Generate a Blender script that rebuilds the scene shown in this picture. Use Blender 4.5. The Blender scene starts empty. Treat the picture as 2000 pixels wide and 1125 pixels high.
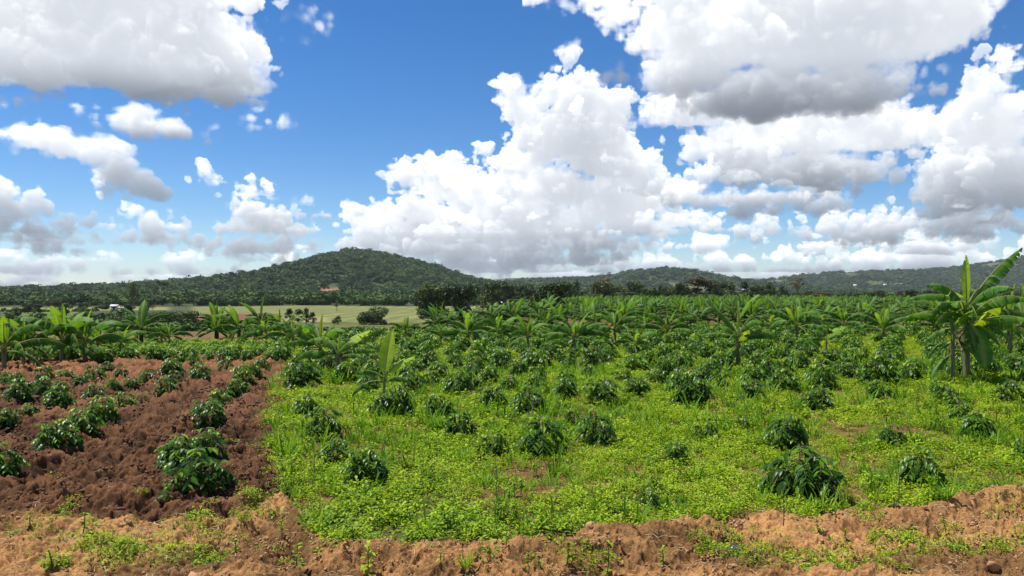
import bpy, math, random
import numpy as np
from mathutils import Vector, Matrix, Euler

R = math.radians
random.seed(4)
scene = bpy.context.scene
COL = scene.collection
CAM_H, F = 3.0, 1500.0            # eye height (m) and focal length in photograph pixels (2000 wide)

# ------------------------------------------------------------------ helpers
def ss(a, b, x):
    t = np.clip((np.asarray(x, float) - a) / (b - a), 0, 1)
    return t * t * (3 - 2 * t)

_TAB = np.random.default_rng(5).uniform(-1, 1, (512, 512))
def vnoise(x, y, seed=0):
    """smooth value noise in -1..1, wavelength 1"""
    x = np.asarray(x, float) + seed * 17.31; y = np.asarray(y, float) + seed * 7.77
    xr = x * 0.819 - y * 0.574; yr = x * 0.574 + y * 0.819
    i = np.floor(xr).astype(int); j = np.floor(yr).astype(int)
    fx = xr - i; fy = yr - j
    fx = fx * fx * fx * (fx * (fx * 6 - 15) + 10); fy = fy * fy * fy * (fy * (fy * 6 - 15) + 10)
    a = _TAB[j & 511, i & 511]; b = _TAB[j & 511, (i + 1) & 511]
    c = _TAB[(j + 1) & 511, i & 511]; d = _TAB[(j + 1) & 511, (i + 1) & 511]
    return (a * (1 - fx) + b * fx) * (1 - fy) + (c * (1 - fx) + d * fx) * fy
def fbm(x, y, oct=4, seed=0, gain=.5):
    s = 0; a = 1; t = 0
    for k in range(oct):
        s = s + a * vnoise(np.asarray(x) * 2 ** k, np.asarray(y) * 2 ** k, seed + k * 3); t += a; a *= gain
    return s / t

def mesh_np(name, V, faces, attrs=None, mat=None, smooth=True):
    """faces: list of int arrays (n,k)"""
    me = bpy.data.meshes.new(name)
    V = np.asarray(V, np.float32)
    me.vertices.add(len(V)); me.vertices.foreach_set('co', V.ravel())
    loops = np.concatenate([f.ravel() for f in faces]).astype(np.int32)
    tot = np.concatenate([np.full(len(f), f.shape[1], np.int32) for f in faces])
    start = np.concatenate([[0], np.cumsum(tot)[:-1]]).astype(np.int32)
    me.loops.add(len(loops)); me.loops.foreach_set('vertex_index', loops)
    me.polygons.add(len(tot)); me.polygons.foreach_set('loop_start', start); me.polygons.foreach_set('loop_total', tot)
    if smooth: me.polygons.foreach_set('use_smooth', np.ones(len(tot), bool))
    for k, v in (attrs or {}).items():
        v = np.asarray(v, np.float32)
        if v.ndim == 2:
            at = me.attributes.new(k, 'FLOAT_COLOR', 'POINT')
            at.data.foreach_set('color', np.hstack([v, np.ones((len(v), 1), np.float32)]).ravel())
        else:
            at = me.attributes.new(k, 'FLOAT', 'POINT'); at.data.foreach_set('value', v)
    me.update(calc_edges=True); me.validate()
    if mat: me.materials.append(mat)
    return me

class Geo:
    """collects vertex / face blocks"""
    def __init__(s): s.V = []; s.Fq = []; s.Ft = []; s.A = {}; s.n = 0
    def add(s, V, F, **attrs):
        V = np.asarray(V, float); F = np.asarray(F, int)
        s.V.append(V); (s.Fq if F.shape[1] == 4 else s.Ft).append(F + s.n)
        for k, v in attrs.items():
            s.A.setdefault(k, []).append(np.broadcast_to(np.asarray(v, float), (len(V),)).copy())
        s.n += len(V)
    def tube(s, pts, rad, k=6, **attrs):
        pts = np.asarray(pts, float); n = len(pts); rad = np.broadcast_to(np.asarray(rad, float), (n,))
        V = []
        for i in range(n):
            d = pts[min(i + 1, n - 1)] - pts[max(i - 1, 0)]; d = d / (np.linalg.norm(d) + 1e-9)
            u = np.cross(d, [0, 1, 0] if abs(d[1]) < .9 else [1, 0, 0]); u /= np.linalg.norm(u); w = np.cross(d, u)
            a = np.arange(k) / k * 2 * math.pi
            V.append(pts[i] + rad[i] * (np.cos(a)[:, None] * u + np.sin(a)[:, None] * w))
        V = np.concatenate(V)
        Fa = [[i * k + j, i * k + (j + 1) % k, (i + 1) * k + (j + 1) % k, (i + 1) * k + j] for i in range(n - 1) for j in range(k)]
        s.add(V, Fa, **attrs)
        s.add(V[-k:], np.array([[0, j, j + 1] for j in range(1, k - 1)]), **{q: (v if np.ndim(v) == 0 else v[-1]) for q, v in attrs.items()})
    def mesh(s, name, mat, smooth=True):
        f = ([np.concatenate(s.Fq)] if s.Fq else []) + ([np.concatenate(s.Ft)] if s.Ft else [])
        return mesh_np(name, np.concatenate(s.V), f, {k: np.concatenate(v) for k, v in s.A.items()}, mat, smooth)

def link(name, data, parent=None, loc=(0, 0, 0), rot=(0, 0, 0), scale=1.0):
    o = bpy.data.objects.new(name, data); COL.objects.link(o)
    o.location = loc; o.rotation_euler = rot
    o.scale = (scale,) * 3 if np.ndim(scale) == 0 else scale
    if parent: o.parent = parent
    return o
def tag(o, label=None, cat=None, group=None, kind=None):
    if label: o['label'] = label
    if cat: o['category'] = cat
    if group: o['group'] = group
    if kind: o['kind'] = kind
    return o

# ------------------------------------------------------------------ materials
def new_mat(name):
    m = bpy.data.materials.new(name); m.use_nodes = True
    nt = m.node_tree; nt.nodes.clear()
    return m, nt, (lambda t, **kw: _node(nt, t, **kw))
def _node(nt, t, **kw):
    n = nt.nodes.new(t)
    for k, v in kw.items():
        if k.startswith('i_'): n.inputs[k[2:].replace('_', ' ')].default_value = v
        else: setattr(n, k, v)
    return n
def ramp(nt, fac, stops):
    n = nt.nodes.new('ShaderNodeValToRGB'); cr = n.color_ramp
    while len(cr.elements) > len(stops): cr.elements.remove(cr.elements[-1])
    for i, (p, c) in enumerate(stops):
        e = cr.elements[i] if i < len(cr.elements) else cr.elements.new(p)
        e.position = p; e.color = (*c, 1)
    nt.links.new(fac, n.inputs[0]); return n.outputs[0]
def math_n(nt, op, a, b=None, c=None):
    n = nt.nodes.new('ShaderNodeMath'); n.operation = op
    for i, x in enumerate((a, b, c)):
        if x is None: continue
        if hasattr(x, 'is_linked'): nt.links.new(x, n.inputs[i])
        else: n.inputs[i].default_value = x
    return n.outputs[0]
def mixc(nt, fac, a, b, mode='MIX'):
    n = nt.nodes.new('ShaderNodeMix'); n.data_type = 'RGBA'; n.blend_type = mode
    for i, x in ((0, fac), (6, a), (7, b)):
        if hasattr(x, 'is_linked'): nt.links.new(x, n.inputs[i])
        else: n.inputs[i].default_value = x if np.ndim(x) == 0 else (*x, 1)
    return n.outputs[2]

def leaf_mat(name, stops, rough=.38, trans=.3, tcol=(1.25, 1.3, .5), spec=.5, rnd=.25, noise=0.0, rib=None):
    """living leaves: pigment chosen by the 'tone' attribute, part of the light passes through"""
    m, nt, N = new_mat(name)
    tone = N('ShaderNodeAttribute', attribute_name='tone').outputs['Fac']
    oi = N('ShaderNodeObjectInfo').outputs['Random']
    f = math_n(nt, 'ADD', tone, math_n(nt, 'MULTIPLY', math_n(nt, 'SUBTRACT', oi, .5), rnd))
    if noise:
        tc = N('ShaderNodeTexCoord'); nz = N('ShaderNodeTexNoise', i_Scale=noise, i_Detail=3.0)
        nt.links.new(tc.outputs['Object'], nz.inputs['Vector'])
        f = math_n(nt, 'ADD', f, math_n(nt, 'MULTIPLY', math_n(nt, 'SUBTRACT', nz.outputs[0], .5), .5))
    c = ramp(nt, f, stops)
    if rib:
        ra = N('ShaderNodeAttribute', attribute_name='rib').outputs['Fac']
        c = mixc(nt, ra, c, rib)
    p = N('ShaderNodeBsdfPrincipled', i_Roughness=rough); p.inputs['Specular IOR Level'].default_value = spec
    nt.links.new(c, p.inputs['Base Color'])
    t = N('ShaderNodeBsdfTranslucent'); nt.links.new(mixc(nt, 1.0, c, tcol, 'MULTIPLY'), t.inputs['Color'])
    mx = N('ShaderNodeMixShader'); mx.inputs[0].default_value = trans
    nt.links.new(p.outputs[0], mx.inputs[1]); nt.links.new(t.outputs[0], mx.inputs[2])
    o = N('ShaderNodeOutputMaterial'); nt.links.new(mx.outputs[0], o.inputs[0])
    return m
def plain_mat(name, c1, c2, scale=8.0, rough=.8, bump=.2, detail=6.0, stretch=None):
    m, nt, N = new_mat(name)
    tc = N('ShaderNodeTexCoord'); mp = N('ShaderNodeMapping')
    if stretch: mp.inputs['Scale'].default_value = stretch
    nt.links.new(tc.outputs['Object'], mp.inputs['Vector'])
    nz = N('ShaderNodeTexNoise', i_Scale=scale, i_Detail=detail); nt.links.new(mp.outputs[0], nz.inputs['Vector'])
    c = ramp(nt, nz.outputs[0], [(.3, c1), (.7, c2)])
    p = N('ShaderNodeBsdfPrincipled', i_Roughness=rough); nt.links.new(c, p.inputs['Base Color'])
    if bump:
        b = N('ShaderNodeBump', i_Strength=bump, i_Distance=.02); nt.links.new(nz.outputs[0], b.inputs['Height']); nt.links.new(b.outputs[0], p.inputs['Normal'])
    o = N('ShaderNodeOutputMaterial'); nt.links.new(p.outputs[0], o.inputs[0])
    return m

M = {}
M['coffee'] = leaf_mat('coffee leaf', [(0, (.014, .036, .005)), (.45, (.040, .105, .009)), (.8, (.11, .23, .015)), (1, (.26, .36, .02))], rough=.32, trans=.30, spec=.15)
M['coffee_pale'] = leaf_mat('young coffee leaf', [(0, (.03, .09, .010)), (.45, (.09, .20, .014)), (.8, (.19, .33, .02)), (1, (.30, .42, .03))], rough=.4, trans=.3, spec=.15)
M['coffee_stem'] = plain_mat('coffee bark', (.06, .045, .03), (.13, .10, .07), 30)
M['banana'] = leaf_mat('banana leaf', [(0, (.026, .085, .016)), (.4, (.065, .185, .028)), (.75, (.16, .32, .030)), (1, (.36, .48, .04))], rough=.5, trans=.45, tcol=(1.6, 1.4, .45), spec=.1, rnd=.2, noise=2.0, rib=(.30, .36, .12))
M['pseudostem'] = plain_mat('banana pseudostem', (.06, .085, .025), (.17, .16, .07), 5, .6, .3, stretch=(4, 4, .6))
M['dry_leaf'] = plain_mat('dry banana leaf', (.12, .075, .035), (.26, .18, .09), 9, .8, .2)
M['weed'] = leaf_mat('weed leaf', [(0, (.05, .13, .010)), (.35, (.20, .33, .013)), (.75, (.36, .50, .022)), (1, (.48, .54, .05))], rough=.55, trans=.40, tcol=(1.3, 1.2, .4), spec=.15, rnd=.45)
M['grass'] = leaf_mat('grass blade', [(0, (.05, .14, .012)), (.6, (.15, .30, .02)), (1, (.34, .38, .05))], rough=.55, trans=.38, spec=.15, rnd=.4)
M['straw'] = plain_mat('dry straw', (.36, .26, .13), (.60, .47, .26), 20, .8, 0)
M['crown'] = leaf_mat('tree leaves', [(0, (.017, .033, .008)), (.5, (.044, .078, .016)), (1, (.12, .155, .032))], rough=.55, trans=.14, spec=.25, rnd=.5)
M['crown_olive'] = leaf_mat('olive tree leaves', [(0, (.028, .042, .010)), (.5, (.075, .095, .020)), (1, (.17, .17, .035))], rough=.55, trans=.2, spec=.25, rnd=.4)
M['crown_brown'] = leaf_mat('reddish tree leaves', [(0, (.05, .04, .014)), (.5, (.12, .085, .03)), (1, (.22, .13, .04))], rough=.6, trans=.15, spec=.2, rnd=.4)
M['forest'] = leaf_mat('forest leaves', [(0, (.022, .050, .013)), (.5, (.050, .098, .023)), (1, (.115, .175, .042))], rough=.65, trans=.08, spec=.1, rnd=.8)
M['bark'] = plain_mat('tree bark', (.07, .055, .04), (.20, .16, .12), 12, .85, .3, stretch=(3, 3, .5))
M['wall_white'] = plain_mat('limewashed wall', (.62, .60, .55), (.78, .76, .72), 3, .8, 0)
M['roof_iron'] = plain_mat('corrugated iron', (.50, .53, .56), (.70, .72, .74), 4, .4, 0)
M['roof_rust'] = plain_mat('rusty iron roof', (.20, .10, .06), (.30, .18, .12), 4, .6, 0)
M['dark_hole'] = plain_mat('dark opening', (.02, .02, .02), (.04, .035, .03), 4, .8, 0)
M['crumb_dark'] = plain_mat('dug earth crumbs', (.07, .030, .014), (.16, .070, .032), 20, .95, .2)
M['crumb_tan'] = plain_mat('dry earth crumbs', (.24, .125, .055), (.48, .27, .13), 20, .95, .2)
M['stone'] = plain_mat('slate stone', (.035, .045, .065), (.08, .09, .11), 14, .35, .3)

def ground_mat(name, near=True):
    m, nt, N = new_mat(name)
    at = N('ShaderNodeAttribute', attribute_name='soil').outputs['Color']
    geo = N('ShaderNodeNewGeometry').outputs['Position']
    def noise(scale, detail=6.0, rough=.6):
        n = N('ShaderNodeTexNoise', i_Scale=scale, i_Detail=detail, i_Roughness=rough); nt.links.new(geo, n.inputs['Vector']); return n.outputs[0]
    c = at
    for sc, lo, hi in (((26, .55, 1.35), (3.2, .75, 1.25), (.35, .82, 1.18)) if near else ((.02, .7, 1.3), (.15, .7, 1.3))):
        v = N('ShaderNodeMapRange', i_From_Min=.28, i_From_Max=.72, i_To_Min=lo, i_To_Max=hi); nt.links.new(noise(sc), v.inputs['Value'])
        c = mixc(nt, 1.0, c, v.outputs[0], 'MULTIPLY')
    p = N('ShaderNodeBsdfPrincipled', i_Roughness=.92); p.inputs['Specular IOR Level'].default_value = .15
    nt.links.new(c, p.inputs['Base Color'])
    if near:
        b = N('ShaderNodeBump', i_Strength=.8, i_Distance=.03); nt.links.new(noise(38, 8, .7), b.inputs['Height']); nt.links.new(b.outputs[0], p.inputs['Normal'])
    o = N('ShaderNodeOutputMaterial'); nt.links.new(p.outputs[0], o.inputs[0])
    return m
M['ground'] = ground_mat('soil and field ground')
M['hill'] = ground_mat('hill ground', False)

# ------------------------------------------------------------------ terrain
def poly(pts):
    a = np.array(pts, float)
    return a[:, 0], a[:, 1]
# where the weeds end towards the camera (photo px) -> line on the ground by bearing
_bx, _by = poly([(-900, 1000), (0, 1006), (150, 1012), (330, 1022), (450, 1012), (510, 992), (548, 970), (575, 1000), (605, 1040), (650, 1056), (700, 1060), (800, 1062), (1000, 1058),
                 (1060, 1042), (1150, 1028), (1300, 1022), (1400, 1003), (1500, 990), (1600, 1002), (1700, 992), (1800, 985), (1860, 962), (1950, 942), (2000, 938), (2900, 900)])
def bank_Y(u):
    q = u * F + 1000
    return CAM_H * F / (np.interp(q, _bx, _by) + 13 * ss(540, 640, q) - 562)
# edge between the dug soil (left) and the weedy plot (right)
_ty, _tx = poly([(11.2, -3.25), (12.0, -3.6), (13.5, -4.35), (16, -5.15), (18.9, -6.05), (22.5, -7.1), (27, -8.1), (32.6, -9.85), (40, -12.4), (60, -19.)])
def edge_X(Y): return np.interp(Y, _ty, _tx)

def base_z(X, Y):
    u = X / np.maximum(Y, 1.)
    L = 1 - ss(-.07, .03, u)
    zl = -4.4 * ss(43, 130, Y) - 2.6 * ss(160, 400, Y) - 5 * ss(600, 2200, Y)
    zr = -4.5 * ss(165, 380, Y) - 10 * ss(400, 2200, Y)
    return zl * L + zr * (1 - L) + .7 * fbm(X / 60, Y / 60, 3, 2) * ss(60, 140, Y)

def masks(X, Y):
    u = X / np.maximum(Y, 1.)
    w = .35 * fbm(X * 1.1, Y * 1.1, 3, 9)
    d = bank_Y(u) - Y                                     # metres this side of the weed edge
    dirt = ss(-.12, .18, d + w * .6)
    till = (1 - ss(-.16, .16, X - edge_X(Y) + w * 1.7)) * (1 - dirt) * (1 - ss(31, 40, Y + w * 6))
    return d, dirt, till

def ground_z(X, Y, fine=True):
    X = np.asarray(X, float); Y = np.asarray(Y, float)
    z = base_z(X, Y)
    d, dirt, till = masks(X, Y)
    lip = .09 * np.exp(-((d - .30) / .34) ** 2) - .09 * np.exp(-((d - 1.25) / .5) ** 2) + .05 * np.exp(-((d - 2.2) / .5) ** 2)
    side = ss(-5.5, -1.5, X)
    z = z + lip * side * (d > -1.2) + .04 * fbm(X * .7, Y * .7, 2, 4)
    z = z - .10 * ss(9.2, 7.5, Y) * (1 - side)
    if fine:
        b = lambda l, s: (.42 - np.abs(vnoise(X / l, Y / l, s))) * 2
        near = 1 - ss(26, 45, Y)
        z = z + till * near * (.045 * np.sin((X + .27 * Y + .25 * fbm(X * .6, Y * .3, 2, 38)) * 2 * math.pi / .95) + .10 * vnoise(X / 1.1, Y / .8, 31) + .07 * b(.62, 32) + .09 * b(.33, 33) + .075 * b(.17, 34) + .045 * b(.085, 35) + .018 * b(.04, 36))
        z = z + dirt * (.035 * b(.75, 41) + .052 * b(.36, 42) + .044 * b(.16, 43) + .036 * b(.08, 44) + .016 * b(.038, 46) + .03 * vnoise(X / 1.3, Y / .9, 45))
    # trodden hollows and dips with shaded sides
    for hx_, hy_, hr, hd in HOLLOWS:
        z = z - hd * np.exp(-(((X - hx_) / (hr * 1.5)) ** 2 + ((Y - hy_) / hr) ** 2) ** 1.5)
    return z
HOLLOWS = []
for _px, _py, _r, _d in ((720, 1104, .16, .16), (560, 1108, .12, .10), (25, 1040, .16, .13), (85, 1030, .10, .10), (60, 975, .16, .14), (1840, 1038, .34, .13), (1985, 962, .16, .16), (1715, 1020, .12, .12), (1660, 1035, .10, .08), (1240, 1088, .16, .06), (990, 1098, .14, .07), (210, 1010, .13, .12), (375, 1010, .12, .10), (1380, 1095, .14, .06), (1570, 1075, .12, .08), (460, 960, .16, .10), (160, 940, .2, .10)):
    _y = CAM_H * F / (_py - 562); HOLLOWS.append(((_px - 1000) / F * _y, _y, _r, _d))

def ground_at(px, py):
    """first ground point seen at a photograph pixel"""
    Ys = np.geomspace(6, 1500, 1600)
    Xs = (px - 1000) / F * Ys
    p = 562 + (CAM_H - base_z(Xs, Ys)) / Ys * F
    k = np.argmax(p <= py)
    Y = Ys[k]; X = Xs[k]
    return X, Y

def build_ground():
    ang = np.radians(np.linspace(-57, 57, 1150))
    # finer columns inside the view
    ang = np.radians(np.concatenate([np.linspace(-62, -37, 160)[:-1], np.linspace(-37, 37, 1000), np.linspace(37, 62, 160)[1:]]))
    r = [5.2]
    while r[-1] < 11500:
        q = r[-1]
        r.append(q * (1.0019 if q < 17 else 1.006 if q < 34 else 1.012 if q < 70 else 1.03 if q < 500 else 1.12))
    r = np.array(r)
    A, Rr = np.meshgrid(ang, r)
    X = np.tan(A) * Rr; Y = Rr.copy()
    Z = ground_z(X, Y)
    d, dirt, till = masks(X, Y)
    c = np.zeros(X.shape + (3,))
    u = X / Y; pxx = u * F + 1000
    weedfloor = np.array([.085, .075, .022]); c[:] = weedfloor
    n1 = fbm(X * .9, Y * .9, 4, 51)[..., None]
    red = ss(-.4, .1, fbm(X * .5, Y * .5, 3, 61))[..., None]
    c = c * (1 - .6 * red) + np.array([.19, .085, .035]) * .6 * red
    tc = np.array([.098, .046, .021]) * (1 + .35 * n1); damp = ss(0.1, .5, fbm(X * .8, Y * .8, 3, 71))[..., None]
    crest = np.clip((Z - base_z(X, Y)) * 3.2, -.45, .6)[..., None]          # paler on crests, darker in the hollows
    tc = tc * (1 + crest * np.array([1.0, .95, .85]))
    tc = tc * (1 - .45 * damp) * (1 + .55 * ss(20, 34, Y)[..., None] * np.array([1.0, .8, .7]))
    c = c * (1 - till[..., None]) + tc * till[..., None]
    dc = np.array([.33, .172, .066]) * (1 + .25 * n1); wet = ss(.10, .45, fbm(X * .6, Y * .9, 3, 81))[..., None]
    dc = dc * (1 - .5 * wet)
    c = c * (1 - dirt[..., None]) + dc * dirt[..., None]
    # beyond the plantation
    far = ss(62, 90, Y)[..., None]
    fl = np.array([.045, .062, .020]) * (1 + .4 * fbm(X / 25, Y / 25, 3, 91)[..., None])
    c = c * (1 - far) + fl * far
    wob = 9 * fbm(X / 40, Y / 40, 2, 95)
    def field(col, y0, y1, p0, p1, soft=6, rows=0):
        nonlocal c
        a = ss(y0 - soft, y0 + soft, Y + wob) * (1 - ss(y1 - soft, y1 + soft, Y + wob)) * ss(p0 - 12, p0 + 12, pxx) * (1 - ss(p1 - 12, p1 + 12, pxx))
        k = np.array(col) * (1 + .22 * fbm(X / 9, Y / 30, 4, 97)[..., None])
        if rows: k = k * (1 + .22 * np.sin(X * rows)[..., None])
        a = a[..., None]; c = c * (1 - a) + k * a
    field((.10, .105, .026), 100, 158, 440, 840)
    field((.145, .155, .045), 165, 430, 375, 1010, 8, .9)          # ripe maize
    field((.22, .19, .085), 170, 205, 560, 640, 4)
    field((.15, .066, .034), 172, 232, 378, 545, 4)                # bare strip
    field((.125, .150, .035), 235, 262, 395, 600, 4)
    field((.19, .18, .05), 300, 405, -400, 330, 8)
    field((.085, .135, .022), 195, 262, 10, 170, 6, .7)
    field((.19, .18, .05), 170, 200, 270, 350, 5)
    field((.17, .19, .04), 520, 760, 1110, 1190, 30)
    field((.24, .12, .05), 130, 165, 985, 1020, 6)
    nr, nc = X.shape
    idx = np.arange(nr * nc).reshape(nr, nc)
    Fq = np.stack([idx[:-1, :-1], idx[:-1, 1:], idx[1:, 1:], idx[1:, :-1]], -1).reshape(-1, 4)
    V = np.stack([X, Y, Z], -1).reshape(-1, 3)
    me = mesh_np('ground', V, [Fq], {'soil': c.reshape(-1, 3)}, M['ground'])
    return tag(link('ground', me), kind='structure')
ground = build_ground()

# hills: crest line (photograph px) at a distance, sloping to a foot on either side
HILLS = {
 'hill': dict(Yc=1500, w=560, crest=[(60, 578), (220, 570), (330, 563), (440, 556), (500, 548), (540, 535), (600, 518), (650, 501), (690, 494), (720, 498), (780, 509), (850, 527), (900, 547), (930, 557), (1000, 566), (1100, 576)], foot=-9, gul=16),
 'knoll': dict(Yc=2300, w=500, crest=[(200, 575), (290, 562), (330, 554), (350, 549), (390, 547), (430, 550), (500, 560), (560, 572)], foot=-14, gul=10),
 'spur': dict(Yc=2600, w=800, crest=[(880, 572), (960, 556), (1010, 550), (1100, 546), (1180, 545), (1230, 533), (1255, 526), (1280, 523), (1330, 528), (1390, 539), (1440, 551), (1520, 562), (1600, 575)], foot=-16, gul=22),
 'ridge': dict(Yc=3300, w=1000, crest=[(1300, 575), (1400, 556), (1500, 549), (1560, 541), (1600, 534), (1700, 532), (1800, 528), (1850, 526), (1900, 521), (1950, 511), (2000, 503), (2150, 490), (2400, 500), (2800, 540)], foot=-20, gul=34),
 'far_hill': dict(Yc=6500, w=1400, crest=[(800, 565), (900, 553), (935, 545), (950, 543), (990, 549), (1020, 538), (1035, 535), (1060, 541), (1100, 545), (1200, 552), (1350, 552), (1440, 541), (1470, 542), (1500, 543), (1560, 552), (1700, 565)], foot=-24, gul=20),
 'left_hills': dict(Yc=3200, w=900, crest=[(-700, 560), (-300, 564), (-60, 570), (20, 567), (70, 564), (130, 563), (200, 567), (250, 565), (330, 572), (420, 578)], foot=-16, gul=14),
}
def hill_z(h, X, Y):
    Yc, w = h['Yc'], h['w']
    cx, cy = poly(h['crest'])
    xx = (cx - 1000) / F * Yc; zz = CAM_H + (562 - cy) / F * Yc
    # smooth interpolation of the crest line
    P = 0
    for o, k in ((-.03, .2), (-.015, .2), (0, .2), (.015, .2), (.03, .2)):
        P = P + k * np.interp(X + o * Yc, xx, zz)
    t = (Y - Yc) / w
    n = fbm(X / 260, Y / 420, 3, 7)
    prof = np.where(t < 0, 1 - np.abs(t) ** 1.25 * (1 + .25 * n), 1 - np.abs(t) ** 1.4)
    prof = np.clip(prof, 0, 1)
    rise = np.maximum(P + (5 if h['Yc'] == 1500 else 0) - h['foot'], 0)
    gul = h['gul'] * (fbm(X / 190, Y / 330, 4, 17)) * np.clip(-t * 2.2, 0, 1) * np.clip((1 + t) * 2, 0, 1) * np.clip(rise / 60, 0, 1)
    return h['foot'] + rise * prof * 1.0 + gul * 1.0 - 3 * (prof <= 0)
for name, h in HILLS.items():
    cx, _ = poly(h['crest'])
    x0, x1 = (cx.min() - 1000) / F * h['Yc'], (cx.max() - 1000) / F * h['Yc']
    xs = np.linspace(x0, x1, 170); ys = np.linspace(h['Yc'] - h['w'] * 1.02, h['Yc'] + h['w'] * .9, 90)
    X, Y = np.meshgrid(xs, ys)
    Z = hill_z(h, X, Y)
    c = np.array([.040, .056, .018]) * (1 + .5 * fbm(X / 60, Y / 60, 4, 23)[..., None])
    cl = (0 if name == 'hill' else 1) * ss(.42, .6, fbm(X / 150, Y / 150, 3, 27))[..., None]
    c = c * (1 - .75 * cl) + np.array([.13, .13, .05]) * .75 * cl
    if name == 'hill':
        for (px, py, rx, ry, col) in ((642, 573, 30, 11, (.27, .12, .055)), (722, 571, 14, 3, (.22, .15, .07)), (655, 566, 10, 4, (.25, .13, .06)), (800, 555, 26, 4, (.18, .20, .06))):
            pp = X / Y * F + 1000; qq = 562 - (Z - CAM_H) / Y * F
            a = (1 - ss(.7, 1.15, ((pp - px) / rx) ** 2 + ((qq - py) / ry) ** 2))[..., None]
            c = c * (1 - a) + np.array(col) * a
    nr, nc = X.shape
    idx = np.arange(nr * nc).reshape(nr, nc)
    Fq = np.stack([idx[:-1, :-1], idx[:-1, 1:], idx[1:, 1:], idx[1:, :-1]], -1).reshape(-1, 4)
    me = mesh_np('hill', np.stack([X, Y, Z], -1).reshape(-1, 3), [Fq], {'soil': c.reshape(-1, 3)}, M['hill'])
    tag(link('hill', me), kind='structure')

# ------------------------------------------------------------------ leaf geometry
def norm(a): return a / (np.linalg.norm(a, axis=-1, keepdims=True) + 1e-9)
def leaf_block(P, D, L, W, droop, rng, segs=3, fold=.22, up=None):
    """N leaves at once: midrib from P along D, drooping, folded along the midrib"""
    n = len(P); D = norm(D)
    U = np.tile([0, 0, 1.], (n, 1)) if up is None else up
    Sd = norm(np.cross(U, D)); Sd = np.where(np.linalg.norm(np.cross(U, D), axis=1, keepdims=True) < .05, np.array([1., 0, 0]), Sd)
    U = np.cross(D, Sd)
    t = np.linspace(0, 1, segs + 1)
    wp = np.sin(np.pi * np.clip(t * .93 + .07, 0, 1)) ** .8 * (1 - .25 * t); wp[0] = .10; wp[-1] = .02
    if segs == 1: wp = np.array([.8, .62])
    V = np.zeros((n, segs + 1, 3, 3))
    for i, ti in enumerate(t):
        mid = P + D * (L * ti)[:, None] - np.array([0, 0, 1.]) * (L * droop * ti * ti)[:, None] * .6 - D * (L * droop * ti ** 2 * .25)[:, None]
        s = Sd * (W * .5 * wp[i])[:, None]; u = U * (W * .5 * wp[i] * fold)[:, None]
        V[:, i, 0] = mid - s + u; V[:, i, 1] = mid; V[:, i, 2] = mid + s + u
    k = 3 * (segs + 1)
    f = np.array([[i * 3 + j, i * 3 + j + 1, (i + 1) * 3 + j + 1, (i + 1) * 3 + j] for i in range(segs) for j in (0, 1)])
    Fq = (f[None] + (np.arange(n) * k)[:, None, None]).reshape(-1, 4)
    return V.reshape(-1, 3), Fq, k

def coffee_foliage(seed, leggy=0.0, n_tier=7, lift=0.0):
    """dome of drooping glossy leaves in opposite pairs; about 1 m wide, 0.8 m tall"""
    rng = np.random.default_rng(seed)
    g = Geo(); st = Geo()
    P = []; D = []; L = []; W = []; Dr = []; T = []
    stems = [(0, 0)] + [(rng.uniform(-.14, .14), rng.uniform(-.14, .14)) for _ in range(rng.integers(1, 3))]
    for si, (sx, sy) in enumerate(stems):
        hs = .70 if si == 0 else rng.uniform(.50, .66)
        lean = np.array([sx * 1.6, sy * 1.6, 0])
        st.tube([[sx * .3, sy * .3, -.05], [sx * .6 + lean[0] * .3, sy * .6 + lean[1] * .3, hs * .5], [sx + lean[0] * .6, sy + lean[1] * .6, hs]], [.016, .012, .005], 5)
        a0 = rng.uniform(0, 6.28)
        nt = n_tier if si == 0 else n_tier - 2
        for ti in range(nt):
            q = ti / (nt - 1)
            z = hs * (.32 + .68 * q)
            R0 = (.40 + .20 * q - .42 * q ** 3) * rng.uniform(.85, 1.12) * (1 if si == 0 else .75)
            for b in range(4 if q < .8 else 3):
                if rng.random() < .10 + .3 * leggy: continue
                az = a0 + ti * 1.1 + b * 1.571 + rng.uniform(-.25, .25)
                o = np.array([sx + lean[0] * .6 * q, sy + lean[1] * .6 * q, z])
                h = np.array([math.cos(az), math.sin(az), 0])
                Lb = R0 * rng.uniform(.75, 1.1)
                rise = .12 + .5 * q
                pts = [o + h * Lb * s + np.array([0, 0, Lb * (rise * s - .75 * s * s)]) for s in (0, .35, .7, 1)]
                st.tube(pts, [.006, .005, .004, .002], 4)
                npair = max(2, int(Lb / .062))
                for k in range(npair):
                    s = .30 + .70 * (k + .7) / npair
                    c = o + h * Lb * s + np.array([0, 0, Lb * (rise * s - .75 * s * s)])
                    tip = k == npair - 1
                    sd = np.array([-h[1], h[0], 0])
                    for sg in (-1, 1):
                        d = h * rng.uniform(.25, .75) + sd * sg * rng.uniform(.55, 1.0) + np.array([0, 0, rng.uniform(-.95, -.10) + .35 * q])
                        P.append(c); D.append(d); L.append(rng.uniform(.13, .195) * (.75 if tip else 1)); W.append(L[-1] * rng.uniform(.38, .48))
                        Dr.append(rng.uniform(.35, .85))
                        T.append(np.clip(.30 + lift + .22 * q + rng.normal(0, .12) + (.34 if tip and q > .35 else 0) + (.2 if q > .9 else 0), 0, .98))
    V, Fq, k = leaf_block(np.array(P), np.array(D), np.array(L), np.array(W), np.array(Dr), rng)
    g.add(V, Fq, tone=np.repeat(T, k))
    return g.mesh('coffee_foliage', M['coffee_pale' if lift > 0 else 'coffee']), st.mesh('coffee_stem', M['coffee_stem'])

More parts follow.
